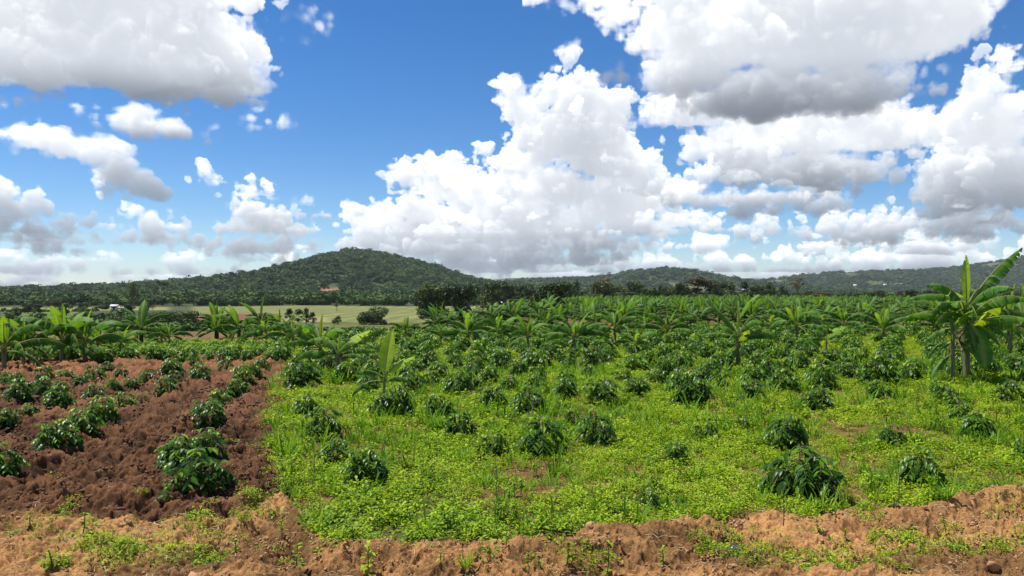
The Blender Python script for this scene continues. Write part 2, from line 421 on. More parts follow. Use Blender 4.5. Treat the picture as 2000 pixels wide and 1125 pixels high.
COFFEE = [coffee_foliage(100 + i, leggy=(0, 0, .3, 0, .6, 0, .2, .4)[i], n_tier=(7, 8, 6, 7, 6, 8, 7, 6)[i]) for i in range(8)]
PALE = [coffee_foliage(150 + i, .1, 6, .12) for i in range(4)]
SPROUT = [coffee_foliage(300 + i, .75, 4) for i in range(2)]

def weed_clump(seed, kind):
    rng = np.random.default_rng(seed); g = Geo()
    n = {'lime': 66, 'broad': 34, 'sparse': 24}[kind]
    rad = .17 if kind != 'sparse' else .12
    a = rng.uniform(0, 6.28, n); r = rad * np.sqrt(rng.uniform(0, 1, n))
    z = rng.uniform(.01, .19, n) * (1 - .6 * r / rad) + .015
    P = np.stack([np.cos(a) * r, np.sin(a) * r, z], 1)
    az = a + rng.normal(0, .9, n)
    D = np.stack([np.cos(az), np.sin(az), rng.uniform(-.15, .7, n)], 1)
    L = rng.uniform(.030, .068, n) if kind != 'broad' else rng.uniform(.055, .10, n)
    W = L * rng.uniform(.42, .62, n)
    V, Fq, k = leaf_block(P, D, L, W, rng.uniform(.1, .6, n), rng, segs=2, fold=.3)
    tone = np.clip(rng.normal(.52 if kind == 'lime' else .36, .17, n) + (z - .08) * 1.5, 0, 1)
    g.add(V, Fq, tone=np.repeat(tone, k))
    m = 7
    for i in range(m):
        q = rng.uniform(-.12, .12, 2); e = q + rng.uniform(-.06, .06, 2)
        g.tube([[q[0], q[1], -.03], [e[0], e[1], rng.uniform(.08, .16)]], [.004, .002], 3, tone=.3)
    return g.mesh('weed_clump', M['weed'])
def grass_tuft(seed, n=26, h=.34, spread=.09):
    rng = np.random.default_rng(seed); g = Geo()
    a = rng.uniform(0, 6.28, n); r = spread * np.sqrt(rng.uniform(0, 1, n))
    P = np.stack([np.cos(a) * r, np.sin(a) * r, np.full(n, -.01)], 1)
    az = a + rng.normal(0, .6, n)
    D = np.stack([np.cos(az) * .5, np.sin(az) * .5, rng.uniform(.7, 1.5, n)], 1)
    L = h * rng.uniform(.5, 1.15, n)
    V, Fq, k = leaf_block(P, D, L, np.full(n, .016) * rng.uniform(.7, 1.4, n), rng.uniform(.15, .75, n), rng, segs=4, fold=.5)
    V = V.copy()
    g.add(V, Fq, tone=np.repeat(np.clip(rng.normal(.45, .2, n), 0, 1), k))
    return g.mesh('grass_tuft', M['grass'])

# ------------------------------------------------------------------ banana
def banana_leaf(seed, elev, droop, width, tear, petiole=.14, hang=.5, fold=0.0, segs=30, tone=.4, ribs=True, curl=0.0):
    """unit-length banana leaf starting at the origin along +X; the two blade halves are split into strips at the tears"""
    rng = np.random.default_rng(seed); g = Geo()
    n = segs; t = np.linspace(0, 1, n + 1)
    ang = elev - droop * np.clip((t - .1) / .9, 0, 1) ** 1.35
    ds = 1.0 / n
    mid = np.zeros((n + 1, 3))
    side = curl * t ** 2
    for i in range(n):
        mid[i + 1] = mid[i] + ds * np.array([math.cos(ang[i]) * math.cos(side[i]), math.cos(ang[i]) * math.sin(side[i]), math.sin(ang[i])])
    s = np.clip((t - petiole) / (1 - petiole), 0, 1)
    w = width * .5 * (np.sin(np.pi * np.clip(s, 0, 1) ** .85) ** .55) * (1 - .18 * s)
    w[t <= petiole] = .004
    w[-1] = .012
    lo = int(petiole * n)
    for sg in (-1, 1):
        base = hang + rng.normal(0, .08)
        cur = base
        torn_l = False
        for i in range(lo, n):
            torn_r = rng.random() < tear
            if torn_l: cur = base + rng.normal(0, .28) + (.25 if tear > .35 else 0)
            T0 = mid[i + 1] - mid[i]; T0 = T0 / np.linalg.norm(T0)
            lat = np.array([-math.sin(side[i]), math.cos(side[i]), 0]) * sg
            nrm = np.cross(T0, lat) * sg
            a = cur - fold
            row = []
            for (kk, e) in ((i, torn_l), (i + 1, torn_r)):
                sh = T0 * (ds * .28 * (1 if kk == i else -1)) if e else 0
                sweep = T0 * w[kk] * .22
                p0 = mid[kk]
                p1 = p0 + (lat * math.cos(a) - nrm * math.sin(a)) * w[kk] * .5 + sweep * .5
                a2 = a + .22 + (.30 if tear > .3 else 0)
                p2 = p1 + (lat * math.cos(a2) - nrm * math.sin(a2)) * w[kk] * .5 + sweep * .5 + sh
                row.append((p0, p1, p2))
            V = [row[0][0], row[0][1], row[0][2], row[1][0], row[1][1], row[1][2]]
            Fq = [[0, 1, 4, 3], [1, 2, 5, 4]] if sg < 0 else [[3, 4, 1, 0], [4, 5, 2, 1]]
            tn = tone + rng.normal(0, .05) + .06 * s[i]
            g.add(V, Fq, tone=tn, rib=[.55, 0, 0, .55, 0, 0])
            torn_l = torn_r
    rad = .017 * (1 - t * .93)
    pts = mid.copy(); pts[:, 2] -= .004
    k = max(1, n // 10)
    ii = list(range(0, n, k)) + [n]
    g.tube(pts[ii], rad[ii], 4, tone=.5, rib=1.0)
    return g.mesh('banana_leaf', M['banana'])
d = R
LEAF = {
 'spear': [banana_leaf(1, d(86), d(8), .16, 0, .20, hang=-1.05, segs=18, tone=.80), banana_leaf(2, d(84), d(14), .20, .03, .16, hang=-.9, segs=20, tone=.74)],
 'up': [banana_leaf(3, d(74), d(38), .32, .10, .12, hang=.25, tone=.55), banana_leaf(4, d(68), d(55), .34, .18, .14, hang=.4, tone=.66), banana_leaf(5, d(72), d(48), .31, .28, .12, hang=.45, tone=.5)],
 'arch': [banana_leaf(6, d(58), d(92), .33, .42, .14, hang=.75, tone=.42), banana_leaf(7, d(52), d(80), .32, .45, .15, hang=.85, tone=.36), banana_leaf(8, d(60), d(105), .34, .28, .13, hang=.65, tone=.5), banana_leaf(9, d(48), d(70), .31, .6, .15, hang=.9, tone=.34)],
 'low': [banana_leaf(10, d(30), d(72), .32, .5, .15, hang=.95, tone=.30), banana_leaf(11, d(25), d(85), .31, .5, .16, hang=.85, tone=.36), banana_leaf(12, d(34), d(95), .31, .65, .14, hang=1.0, tone=.28)],
 'hang': [banana_leaf(13, d(0), d(75), .25, .5, .18, hang=.9, tone=.22), banana_leaf(14, d(-10), d(70), .25, .3, .18, hang=.7, tone=.26)],
 # particular leaves
 'torn_high': [banana_leaf(15, d(58), d(26), .30, .75, .10, hang=.62, segs=36, tone=.40)],
 'flat_out': [banana_leaf(16, d(18), d(40), .25, .7, .12, hang=.85, segs=34, tone=.40), banana_leaf(17, d(24), d(58), .27, .45, .12, hang=.6, tone=.38)],
 'paddle': [banana_leaf(18, d(80), d(10), .40, .02, .06, hang=-.25, segs=20, tone=.88)],
 'broad': [banana_leaf(19, d(48), d(40), .46, .08, .16, hang=.5, segs=20, tone=.84)],
 'droop_broad': [banana_leaf(20, d(-35), d(48), .40, .12, .16, hang=.3, segs=20, tone=.45)],
}
def stem_mesh(seed, h, r, lean=0.0):
    rng = np.random.default_rng(seed); g = Geo()
    t = np.linspace(0, 1, 7)
    pts = np.stack([lean * t * t * h, rng.normal(0, .01, 7) * h, t * h - .06], 1)
    g.tube(pts, r * (1.15 - .55 * t) * (1 + .06 * rng.normal(size=7)), 9)
    for k in range(5):      # overlapping sheaths
        a = rng.uniform(0, 6.28); z0 = rng.uniform(.1, .6) * h
        q = np.array([math.cos(a), math.sin(a), 0])
        g.tube([q * r * .8 + [0, 0, z0], q * r * .75 + [0, 0, z0 + h * .2], q * r * .9 + [lean * h, 0, min(h * 1.02, z0 + h * .45)]], [r * .35, r * .32, r * .1], 5)
    return g.mesh('pseudostem', M['pseudostem'])
def dead_mesh(seed):
    return None
STEMS = [stem_mesh(1, 1, .085), stem_mesh(2, 1, .10, .05), stem_mesh(3, 1, .075, -.06)]
DRY = []
for s_ in (1, 2):
    me = banana_leaf(40 + s_, d(-25), d(60), .14, .7, .1, hang=1.2, segs=16, tone=.2); me.materials.clear(); me.materials.append(M['dry_leaf']); DRY.append(me)

def banana(px, base, top, label, spec=None, seed=0, group='banana plants among the coffee', hs=.40, ll=.80, Y=None, stem_r=1.0):
    X, Yg = ground_at(px, base)
    if Y: Yg = Y; X = (px - 1000) / F * Y
    z = float(ground_z(X, Yg, False))
    rng = random.Random(seed * 7 + 3)
    if spec is None:
        hs, ll = (.34, .86) if seed <= 6 else (.38, .86)
        kinds = ['spear', 'up', 'arch', 'arch', 'arch', 'up', 'arch', 'low', 'low', 'low', 'flat_out', 'hang', 'hang', 'arch']
        if rng.random() < .4: kinds.pop(1)
        a = rng.uniform(0, 360); spec = []
        for i, k in enumerate(kinds):
            spec.append((k, a + i * 137.5 + rng.uniform(-18, 18), ll * rng.uniform(.85, 1.12) * {'hang': .8, 'spear': .62, 'up': .70}.get(k, 1), hs * (1.0 if i < 6 else rng.uniform(.78, .97))))
    picks = [(it, LEAF[it[0]][rng.randrange(len(LEAF[it[0]]))]) for it in spec]
    tallest = max(it[3] + it[2] * max(v.co.z for v in me.vertices) for it, me in picks)
    H = (base - top) / F * Yg / tallest * (1.12 if seed <= 6 else 1.05)
    root = tag(link('banana_plant', None, None, (X, Yg, z)), label, 'banana plant', group)
    root.empty_display_size = .2
    Hs = H * hs
    link('pseudostem', STEMS[seed % 3], root, (0, 0, 0), (0, 0, rng.uniform(0, 6)), (H * stem_r * .36, H * stem_r * .36, Hs * 1.08))
    for it, me in picks:
        k, az, L, zf = it[:4]; tilt = it[4] if len(it) > 4 else rng.uniform(-6, 6)
        link('leaf', me, root, (0, 0, H * zf), (R(tilt), 0, R(az)), H * L)
    for q in range(rng.randint(1, 3)):
        link('dry_leaf', DRY[(seed + q) % 2], root, (0, 0, Hs * rng.uniform(.7, .92)), (0, 0, rng.uniform(0, 6.28)), H * rng.uniform(.28, .42))
    return root

def banana_mesh(seed):
    """a whole small plant as one mesh (for distant plants); unit height"""
    rng = random.Random(seed); g = Geo()
    rn = np.random.default_rng(seed)
    def take(me, mat):
        n = len(me.vertices); V = np.empty(n * 3); me.vertices.foreach_get('co', V); V = V.reshape(-1, 3)
        V = np.hstack([V, np.ones((n, 1))]) @ np.array(mat).T
        q = np.array([p.vertices[:] for p in me.polygons if len(p.vertices) == 4])
        tn = np.empty(n); me.attributes['tone'].data.foreach_get('value', tn); rb = np.empty(n); me.attributes['rib'].data.foreach_get('value', rb)
        g.add(V[:, :3], q, tone=np.clip(tn + shade, 0, 1), rib=rb)
    shade = rng.uniform(-.40, -.05)
    hs = rng.uniform(.32, .42)
    g.tube([[0, 0, -.05], [0, 0, hs * .5], [0, 0, hs]], [.055, .045, .03], 6, tone=.15, rib=0)
    a = rng.uniform(0, 6.28)
    kinds = ['spear', 'up', 'arch', 'arch', 'up', 'arch', 'arch', 'low', 'low', 'low', 'low', 'hang', 'hang']
    for i, k in enumerate(kinds):
        if k == 'spear' and rng.random() < .35: continue
        me = rng.choice(SMALL[k])
        mat = Matrix.Translation((0, 0, hs * (1 if i < 5 else .9))) @ Matrix.Rotation(a + i * 2.4 + rng.uniform(-.3, .3), 4, 'Z') @ Matrix.Scale(rng.uniform(.55, .85), 4)
        take(me, mat)
    return g.mesh('banana_plant', M['banana'])
SMALL = {
 'spear': [banana_leaf(51, d(85), d(10), .14, 0, .2, hang=-.9, segs=8, tone=.75)],
 'up': [banana_leaf(52, d(72), d(45), .31, .1, .12, hang=.25, segs=12, tone=.55), banana_leaf(53, d(66), d(60), .31, .2, .12, hang=.4, segs=12, tone=.48)],
 'arch': [banana_leaf(54, d(56), d(92), .31, .3, .14, hang=.75, segs=13, tone=.42), banana_leaf(55, d(50), d(78), .30, .5, .14, hang=.85, segs=13, tone=.36)],
 'low': [banana_leaf(56, d(28), d(80), .29, .4, .14, hang=.9, segs=12, tone=.30), banana_leaf(57, d(34), d(70), .26, .6, .14, hang=.6, segs=12, tone=.28)],
 'hang': [banana_leaf(58, d(-5), d(72), .24, .4, .16, hang=.8, segs=9, tone=.22)],
}
BANANA_FAR = [banana_mesh(70 + i) for i in range(7)]

# ------------------------------------------------------------------ trees
def tree_meshes(seed, kind):
    """crown of many leaf clumps round several limbs, and a tapered forked trunk; unit height"""
    rng = np.random.default_rng(seed); g = Geo(); tr = Geo()
    lobes = []
    if kind == 'broad':
        for _ in range(16):
            a = rng.uniform(0, 6.28); r = .32 * math.sqrt(rng.uniform(0, 1)); lobes.append((math.cos(a) * r, math.sin(a) * r, rng.uniform(.22, .86) - .25 * r, rng.uniform(.13, .21)))
        trunk_h = .22
    elif kind == 'tall':
        for _ in range(15):
            q = rng.uniform(0, 1); r = .20 * math.sin(math.pi * (q * .8 + .15)) * math.sqrt(rng.uniform(.1, 1)); a = rng.uniform(0, 6.28)
            lobes.append((math.cos(a) * r, math.sin(a) * r, .22 + .72 * q, rng.uniform(.08, .15)))
        trunk_h = .3
    elif kind == 'conical':
        for k in range(20):
            q = k / 19; r = .20 * (1 - q) ** .8; a = rng.uniform(0, 6.28)
            lobes.append((math.cos(a) * r * .8, math.sin(a) * r * .8, .14 + .82 * q, .05 + .10 * (1 - q)))
        trunk_h = .2
    elif kind == 'sparse':
        for _ in range(11):
            a = rng.uniform(0, 6.28); r = .27 * math.sqrt(rng.uniform(.15, 1)); lobes.append((math.cos(a) * r, math.sin(a) * r, rng.uniform(.55, .93), rng.uniform(.07, .12)))
        trunk_h = .5
    elif kind == 'umbrella':
        for _ in range(12):
            a = rng.uniform(0, 6.28); r = .55 * math.sqrt(rng.uniform(.0, 1)); lobes.append((math.cos(a) * r, math.sin(a) * r, .86 + .06 * rng.uniform(-1, 1) - .06 * r, .13))
        trunk_h = .6
    else:  # bush
        for _ in range(14):
            a = rng.uniform(0, 6.28); r = .42 * math.sqrt(rng.uniform(0, 1)); lobes.append((math.cos(a) * r, math.sin(a) * r, rng.uniform(.16, .80) - .35 * r * r, rng.uniform(.18, .26)))
        trunk_h = .12
    flat = .35 if kind == 'umbrella' else .85
    dens = {'broad': 150, 'tall': 120, 'conical': 100, 'sparse': 70, 'umbrella': 70, 'bush': 120}[kind]
    size = {'broad': .045, 'tall': .036, 'conical': .032, 'sparse': .034, 'umbrella': .04, 'bush': .055}[kind]
    for (x, y, z, r) in lobes:
        n = int(dens * (r / .15) ** 1.3)
        v = norm(rng.normal(size=(n, 3))); rr = r * rng.uniform(.45, 1.08, n) ** .6
        P = np.array([x, y, z]) + v * rr[:, None] * np.array([1, 1, flat])
        D = norm(np.cross(v, rng.normal(size=(n, 3))) + v * rng.normal(0, .35, (n, 1)) - [0, 0, .15])
        L = size * rng.uniform(.7, 1.6, n)
        V, Fq, k = leaf_block(P - D * (L * .5)[:, None], D, L, L * rng.uniform(.6, .9, n), rng.uniform(0, .5, n), rng, segs=1, fold=.4, up=norm(v + rng.normal(0, .3, (n, 3))))
        tone = np.clip(.42 + rng.normal(0, .2, n) + rng.normal(0, .10), 0, 1)
        g.add(V, Fq, tone=np.repeat(tone, k))
    w = {'broad': .035, 'tall': .026, 'conical': .022, 'sparse': .022, 'umbrella': .03, 'bush': .03}[kind]
    top = .80 if kind in ('tall', 'conical', 'sparse') else .55
    tr.tube([[0, 0, -.06], [rng.normal(0, .01), rng.normal(0, .01), trunk_h], [rng.normal(0, .03), rng.normal(0, .03), top]], [w, w * .75, w * .3], 7)
    for (x, y, z, r) in lobes[:9]:
        z0 = trunk_h * rng.uniform(.8, 1.1) if kind not in ('tall', 'conical') else max(.15, z - .12)
        tr.tube([[0, 0, z0], [x * .5, y * .5, (z0 + z) * .5 + .02], [x, y, z]], [w * .5, w * .32, w * .12], 5)
    A = np.concatenate(g.V); top_z = np.percentile(A[:, 2], 99.6); rx = np.percentile(np.abs(A[:, :2]), 99)
    for B in (g, tr): B.V = [v / np.array([2 * rx, 2 * rx, top_z]) for v in B.V]     # exactly 1 wide and 1 tall
    return g, tr
TREE = {}
for kind, mats in (('broad', ('crown', 'crown', 'crown_olive', 'crown')), ('tall', ('crown', 'crown_olive', 'crown_brown', 'crown')), ('conical', ('crown', 'crown_olive', 'crown')), ('sparse', ('crown_brown', 'crown_olive')),
                   ('umbrella', ('crown',)), ('bush', ('crown', 'crown', 'crown_olive', 'crown_brown'))):
    TREE[kind] = []
    for i, mt in enumerate(mats):
        g, tr = tree_meshes(500 + i * 17 + len(kind) * 31, kind)
        TREE[kind].append((g.mesh('tree_crown', M[mt]), tr.mesh('tree_trunk', M['bark'])))

def forest_crown(seed, lift=0.0):
    rng = np.random.default_rng(seed); g = Geo()
    for q in range(7):
        a = rng.uniform(0, 6.28); r = .33 * math.sqrt(rng.uniform(0, 1)); c = np.array([math.cos(a) * r, math.sin(a) * r, rng.uniform(.22, .62) - .3 * r]); R0 = rng.uniform(.20, .30)
        n = 30
        v = norm(rng.normal(size=(n, 3)) + [0, 0, .3]); P = c + v * R0 * rng.uniform(.8, 1.05, (n, 1)) * [1, 1, .85]
        D = norm(np.cross(v, rng.normal(size=(n, 3))) + v * rng.normal(0, .25, (n, 1))); L = rng.uniform(.09, .17, n)
        V, Fq, k = leaf_block(P - D * (L * .5)[:, None], D, L, L * .9, rng.uniform(0, .3, n), rng, segs=1, fold=.3, up=norm(v + rng.normal(0, .2, (n, 3))))
        g.add(V, Fq, tone=np.repeat(np.clip(rng.normal(.40 + lift, .14, n) + rng.normal(0, .10), 0, 1), k))
    g.tube([[0, 0, -.2], [0, 0, .3]], [.035, .025], 5, tone=.05)
    return g.mesh('forest_tree', M['forest'])
FOREST = [forest_crown(900 + i, (-.10, -.05, 0, .2, .26, .32)[i]) for i in range(6)]

# ------------------------------------------------------------------ uncountable stuff (instances of small meshes)
_lib = 0
def stuff(name, label, meshes, pts, rotz, scale, idx, tilt=None):
    """ONE object of kind stuff: geometry nodes set the small meshes on the points"""
    global _lib
    _lib += 1
    lib = bpy.data.collections.new('library %d' % _lib)
    for i, me in enumerate(meshes):
        o = bpy.data.objects.new('%s_%02d' % (me.name.split('.')[0], i), me); lib.objects.link(o)
    n = len(pts)
    me = bpy.data.meshes.new(name); me.vertices.add(n); me.vertices.foreach_set('co', np.asarray(pts, np.float32).ravel())
    rot = np.zeros((n, 3), np.float32); rot[:, 2] = rotz
    if tilt is not None: rot[:, :2] = tilt
    a = me.attributes.new('rot', 'FLOAT_VECTOR', 'POINT'); a.data.foreach_set('vector', rot.ravel())
    sc = np.asarray(scale, np.float32); sc = np.repeat(sc[:, None], 3, 1) if sc.ndim == 1 else sc
    a = me.attributes.new('siz', 'FLOAT_VECTOR', 'POINT'); a.data.foreach_set('vector', np.ascontiguousarray(sc).ravel())
    a = me.attributes.new('pick', 'INT', 'POINT'); a.data.foreach_set('value', np.asarray(idx, np.int32))
    ob = tag(link(name, me), label, kind='stuff')
    nt = bpy.data.node_groups.new(name, 'GeometryNodeTree')
    nt.interface.new_socket('Geometry', in_out='INPUT', socket_type='NodeSocketGeometry'); nt.interface.new_socket('Geometry', in_out='OUTPUT', socket_type='NodeSocketGeometry')
    gi = nt.nodes.new('NodeGroupInput'); go = nt.nodes.new('NodeGroupOutput')
    ci = nt.nodes.new('GeometryNodeCollectionInfo'); ci.inputs['Collection'].default_value = lib; ci.inputs['Separate Children'].default_value = True; ci.inputs['Reset Children'].default_value = True
    ip = nt.nodes.new('GeometryNodeInstanceOnPoints'); ip.inputs['Pick Instance'].default_value = True
    def attr(nm, ty):
        x = nt.nodes.new('GeometryNodeInputNamedAttribute'); x.data_type = ty; x.inputs['Name'].default_value = nm
        return x.outputs['Attribute']
    L = nt.links
    L.new(gi.outputs[0], ip.inputs['Points']); L.new(ci.outputs[0], ip.inputs['Instance'])
    L.new(attr('pick', 'INT'), ip.inputs['Instance Index'])
    e2r = nt.nodes.new('FunctionNodeEulerToRotation'); L.new(attr('rot', 'FLOAT_VECTOR'), e2r.inputs[0]); L.new(e2r.outputs[0], ip.inputs['Rotation'])
    L.new(attr('siz', 'FLOAT_VECTOR'), ip.inputs['Scale']); L.new(ip.outputs[0], go.inputs[0])
    md = ob.modifiers.new('scatter', 'NODES'); md.node_group = nt
    return ob

rg = np.random.default_rng(77)
def sample_fan(y0, y1, per_m2, pxl=-150, pxr=2150):
    """random ground points between two distances, inside (a little more than) the view"""
    n = int((pxr - pxl) / F * (y1 * y1 - y0 * y0) / 2 * per_m2)
    Y = np.sqrt(rg.uniform(y0 * y0, y1 * y1, n)); u = (rg.uniform(pxl, pxr, n) - 1000) / F
    return u * Y, Y

WEED = [weed_clump(200 + i, k) for i, k in enumerate(('lime', 'lime', 'lime', 'broad', 'broad', 'sparse', 'sparse'))]
GRASS = [grass_tuft(250, 30, .30), grass_tuft(251, 22, .42, .07), grass_tuft(252, 36, .24, .12)]
xs = []; ys = []; ks = []; sc = []
for y0, y1, den, s in ((8.5, 16, 52, .82), (16, 27, 24, 1.15), (27, 42, 8, 1.9), (42, 56, 3.5, 2.7)):
    X, Y = sample_fan(y0, y1, den)
    xs.append(X); ys.append(Y); sc.append(np.full(len(X), s) * rg.uniform(.7, 1.35, len(X)))
X = np.concatenate(xs); Y = np.concatenate(ys); S = np.concatenate(sc)
d_, dirt, till = masks(X, Y)
hole = fbm(X * .55, Y * .55, 3, 61)
keep = (dirt < .35 + rg.uniform(-.2, .2, len(X))) & (till < .30 + rg.uniform(-.25, .15, len(X))) & (rg.uniform(size=len(X)) > ss(.36, .60, hole) * .85)
# the plot of young coffee on the left is only weedy beyond the dug soil
keep &= ~((X < edge_X(Y)) & ((Y < 33) | (Y > 43) | (rg.uniform(size=len(X)) < .35)))
X, Y, S, hole = X[keep], Y[keep], S[keep], hole[keep]
patch = fbm(X * .35, Y * .35, 3, 65)
K = np.where(rg.uniform(size=len(X)) < .22 + 1.6 * np.clip(patch, -.14, .45), rg.integers(3, 5, len(X)), np.where(rg.uniform(size=len(X)) < .15, rg.integers(5, 7, len(X)), rg.integers(0, 3, len(X))))
S *= 1 - .35 * ss(-.1, .3, hole)
S = np.stack([S, S, np.minimum(S, 1.0) * rg.uniform(.6, 1.35, len(X))], 1)
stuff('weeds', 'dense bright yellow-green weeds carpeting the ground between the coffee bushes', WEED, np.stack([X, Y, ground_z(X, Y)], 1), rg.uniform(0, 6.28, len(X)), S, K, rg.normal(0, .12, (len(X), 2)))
n_weeds = len(X)
# grass among the weeds, in streaks, and along the lip of the bank
X, Y = sample_fan(8.6, 30, 5.5)
d_, dirt, till = masks(X, Y)
gp = fbm(X * .45 + 5, Y * .6, 3, 67)
keep = (dirt < .5) & (till < .2) & ~((X < edge_X(Y)) & (Y < 33)) & (rg.uniform(size=len(X)) < ss(.05, .35, gp) + .16 + .5 * np.exp(-((d_ + .5) / .5) ** 2))
X, Y = X[keep], Y[keep]
stuff('grass', 'tufts of taller green grass standing among the weeds', GRASS, np.stack([X, Y, ground_z(X, Y)], 1), rg.uniform(0, 6.28, len(X)), rg.uniform(.6, 1.3, len(X)) * (1 + .03 * Y), rg.integers(0, 3, len(X)), rg.normal(0, .15, (len(X), 2)))
# taller darker weeds of another kind
def tall_weed(seed):
    rng = np.random.default_rng(seed); g = Geo()
    for _ in range(4):
        c = rng.uniform(-.12, .12, 2); h = rng.uniform(.16, .34)
        g.tube([[c[0], c[1], -.02], [c[0] * 1.3, c[1] * 1.3, h]], [.005, .002], 4, tone=.2)
        n = 16; q = rng.uniform(.25, 1, n); az = rng.uniform(0, 6.28, n)
        P_ = np.stack([c[0] * (1 + .3 * q), c[1] * (1 + .3 * q), h * q], 1); D_ = np.stack([np.cos(az), np.sin(az), rng.uniform(-.3, .6, n)], 1); L_ = rng.uniform(.05, .10, n)
        V, Fq, k = leaf_block(P_, D_, L_, L_ * .5, rng.uniform(.2, .7, n), rng, 2, .3)
        g.add(V, Fq, tone=np.repeat(np.clip(rng.normal(.22, .12, n) + .2 * (q > .85), 0, 1), k))
    return g.mesh('tall_weed', M['weed'])
X, Y = sample_fan(8.8, 40, 1.6); d_, dirt, till = masks(X, Y)
keep = (dirt < .3) & (till < .3) & (X > edge_X(Y) - .2) & (rg.uniform(size=len(X)) < ss(-.1, .35, fbm(X * .5, Y * .5, 3, 69)) + .12); X, Y = X[keep], Y[keep]
stuff('tall_weeds', 'scattered taller darker green weeds rising out of the lime carpet', [tall_weed(i) for i in range(4)], np.stack([X, Y, ground_z(X, Y)], 1), rg.uniform(0, 6.28, len(X)), rg.uniform(.6, 1.25, len(X)), rg.integers(0, 4, len(X)), rg.normal(0, .12, (len(X), 2)))
# patches of low weeds on the bare bank
px_ = []
for (cx, cy, rx, ry, n) in ((cx, cy, rx, ry, int(n * .62)) for cx, cy, rx, ry, n in ((300, 1085, 160, 22, 150), (200, 1068, 60, 16, 34), (420, 1040, 70, 26, 60), (490, 1000, 40, 26, 34), (60, 1030, 60, 26, 20), (100, 1105, 30, 10, 14), (1440, 1062, 70, 26, 60), (1530, 1095, 90, 28, 95), (1650, 1105, 90, 20, 50), (1760, 1060, 60, 26, 60),
                            (1880, 1085, 90, 18, 60), (1980, 1080, 50, 24, 36), (1700, 1030, 40, 16, 20), (1150, 1090, 40, 20, 26), (1960, 985, 40, 26, 24), (1380, 1065, 30, 16, 20), (1000, 1090, 260, 22, 26), (640, 1085, 120, 20, 18), (300, 1050, 300, 60, 60), (1650, 1060, 320, 60, 90), (535, 930, 30, 40, 34), (518, 860, 26, 40, 34), (520, 800, 22, 34, 36), (530, 750, 18, 28, 34), (545, 712, 14, 20, 24), (500, 985, 50, 24, 34), (250, 960, 240, 60, 16), (480, 900, 60, 60, 14))):
    a = rg.uniform(0, 6.28, n); r = np.sqrt(rg.uniform(0, 1, n))
    px_.append(np.stack([cx + rx * r * np.cos(a), cy + ry * r * np.sin(a)], 1))
px_ = np.concatenate(px_)
Y = CAM_H * F / (px_[:, 1] - 562); X = (px_[:, 0] - 1000) / F * Y
stuff('low_weeds', 'low pale green weeds creeping in patches over the bare earth bank', WEED, np.stack([X, Y, ground_z(X, Y) - .015], 1), rg.uniform(0, 6.28, len(X)), rg.uniform(.3, .85, len(X)), rg.choice([0, 2, 5, 6, 5, 6, 3], len(X)), rg.normal(0, .15, (len(X), 2)))
# dry straw bits on the bank
g_ = []
for i in range(3):
    g = Geo(); r2 = random.Random(i)
    for k in range(3):
        a = r2.uniform(0, 6.28); l = r2.uniform(.04, .12); p = np.array([r2.uniform(-.1, .1), r2.uniform(-.1, .1), .012])
        g.tube([p, p + [math.cos(a) * l * .5, math.sin(a) * l * .5, r2.uniform(0, .02)], p + [math.cos(a + .3) * l, math.sin(a + .3) * l, 0]], .0022, 3)
    g_.append(g.mesh('straw', M['straw']))
X, Y = sample_fan(7.4, 12.5, 16); d_, dirt, till = masks(X, Y)
k = (dirt > .6) | (rg.uniform(size=len(X)) < .14); X, Y = X[k], Y[k]
stuff('straw_litter', 'scattered short bits of dry straw lying on the brown earth', g_, np.stack([X, Y, ground_z(X, Y)], 1), rg.uniform(0, 6.28, len(X)), rg.uniform(.6, 1.5, len(X)), rg.integers(0, 3, len(X)))

# crumbs of earth
def crumb(seed, mat):
    rng = np.random.default_rng(seed); g = Geo()
    for _ in range(7):
        c = np.array([rng.uniform(-.11, .11), rng.uniform(-.11, .11), 0]); r = .012 * rng.uniform(.5, 2.6)
        c[2] = r * .2
        V = norm(np.array([[1, 0, 0], [-1, 0, 0], [0, 1, 0], [0, -1, 0], [0, 0, 1], [0, 0, -1.]]) + rng.normal(0, .22, (6, 3))) * r * rng.uniform(.7, 1.25, (6, 1)) + c
        g.add(V, np.array([[0, 2, 4], [2, 1, 4], [1, 3, 4], [3, 0, 4], [2, 0, 5], [1, 2, 5], [3, 1, 5], [0, 3, 5]]))
    return g.mesh('crumb', M[mat], False)
for nm, mt, lab in (('earth_crumbs', 'crumb_tan', 'loose crumbs of dry tan earth strewn over the bank'), ('dug_crumbs', 'crumb_dark', 'loose dark clods and crumbs lying on the freshly dug soil')):
    X, Y = sample_fan(7.4, 24 if mt == 'crumb_dark' else 12.8, 55 if mt == 'crumb_dark' else 90); d_, dirt, till = masks(X, Y)
    k = ((till if mt == 'crumb_dark' else dirt) > .6) & (rg.uniform(size=len(X)) < ss(-.45, .4, fbm(X * 1.5, Y * 1.5, 3, 99))); X, Y = X[k], Y[k]
    stuff(nm, lab, [crumb(i, mt) for i in range(5)], np.stack([X, Y, ground_z(X, Y)], 1), rg.uniform(0, 6.28, len(X)), rg.uniform(.6, 1.0, len(X)) ** 3 * (1.5 if mt == 'crumb_dark' else .9), rg.integers(0, 5, len(X)), rg.normal(0, .2, (len(X), 2)))

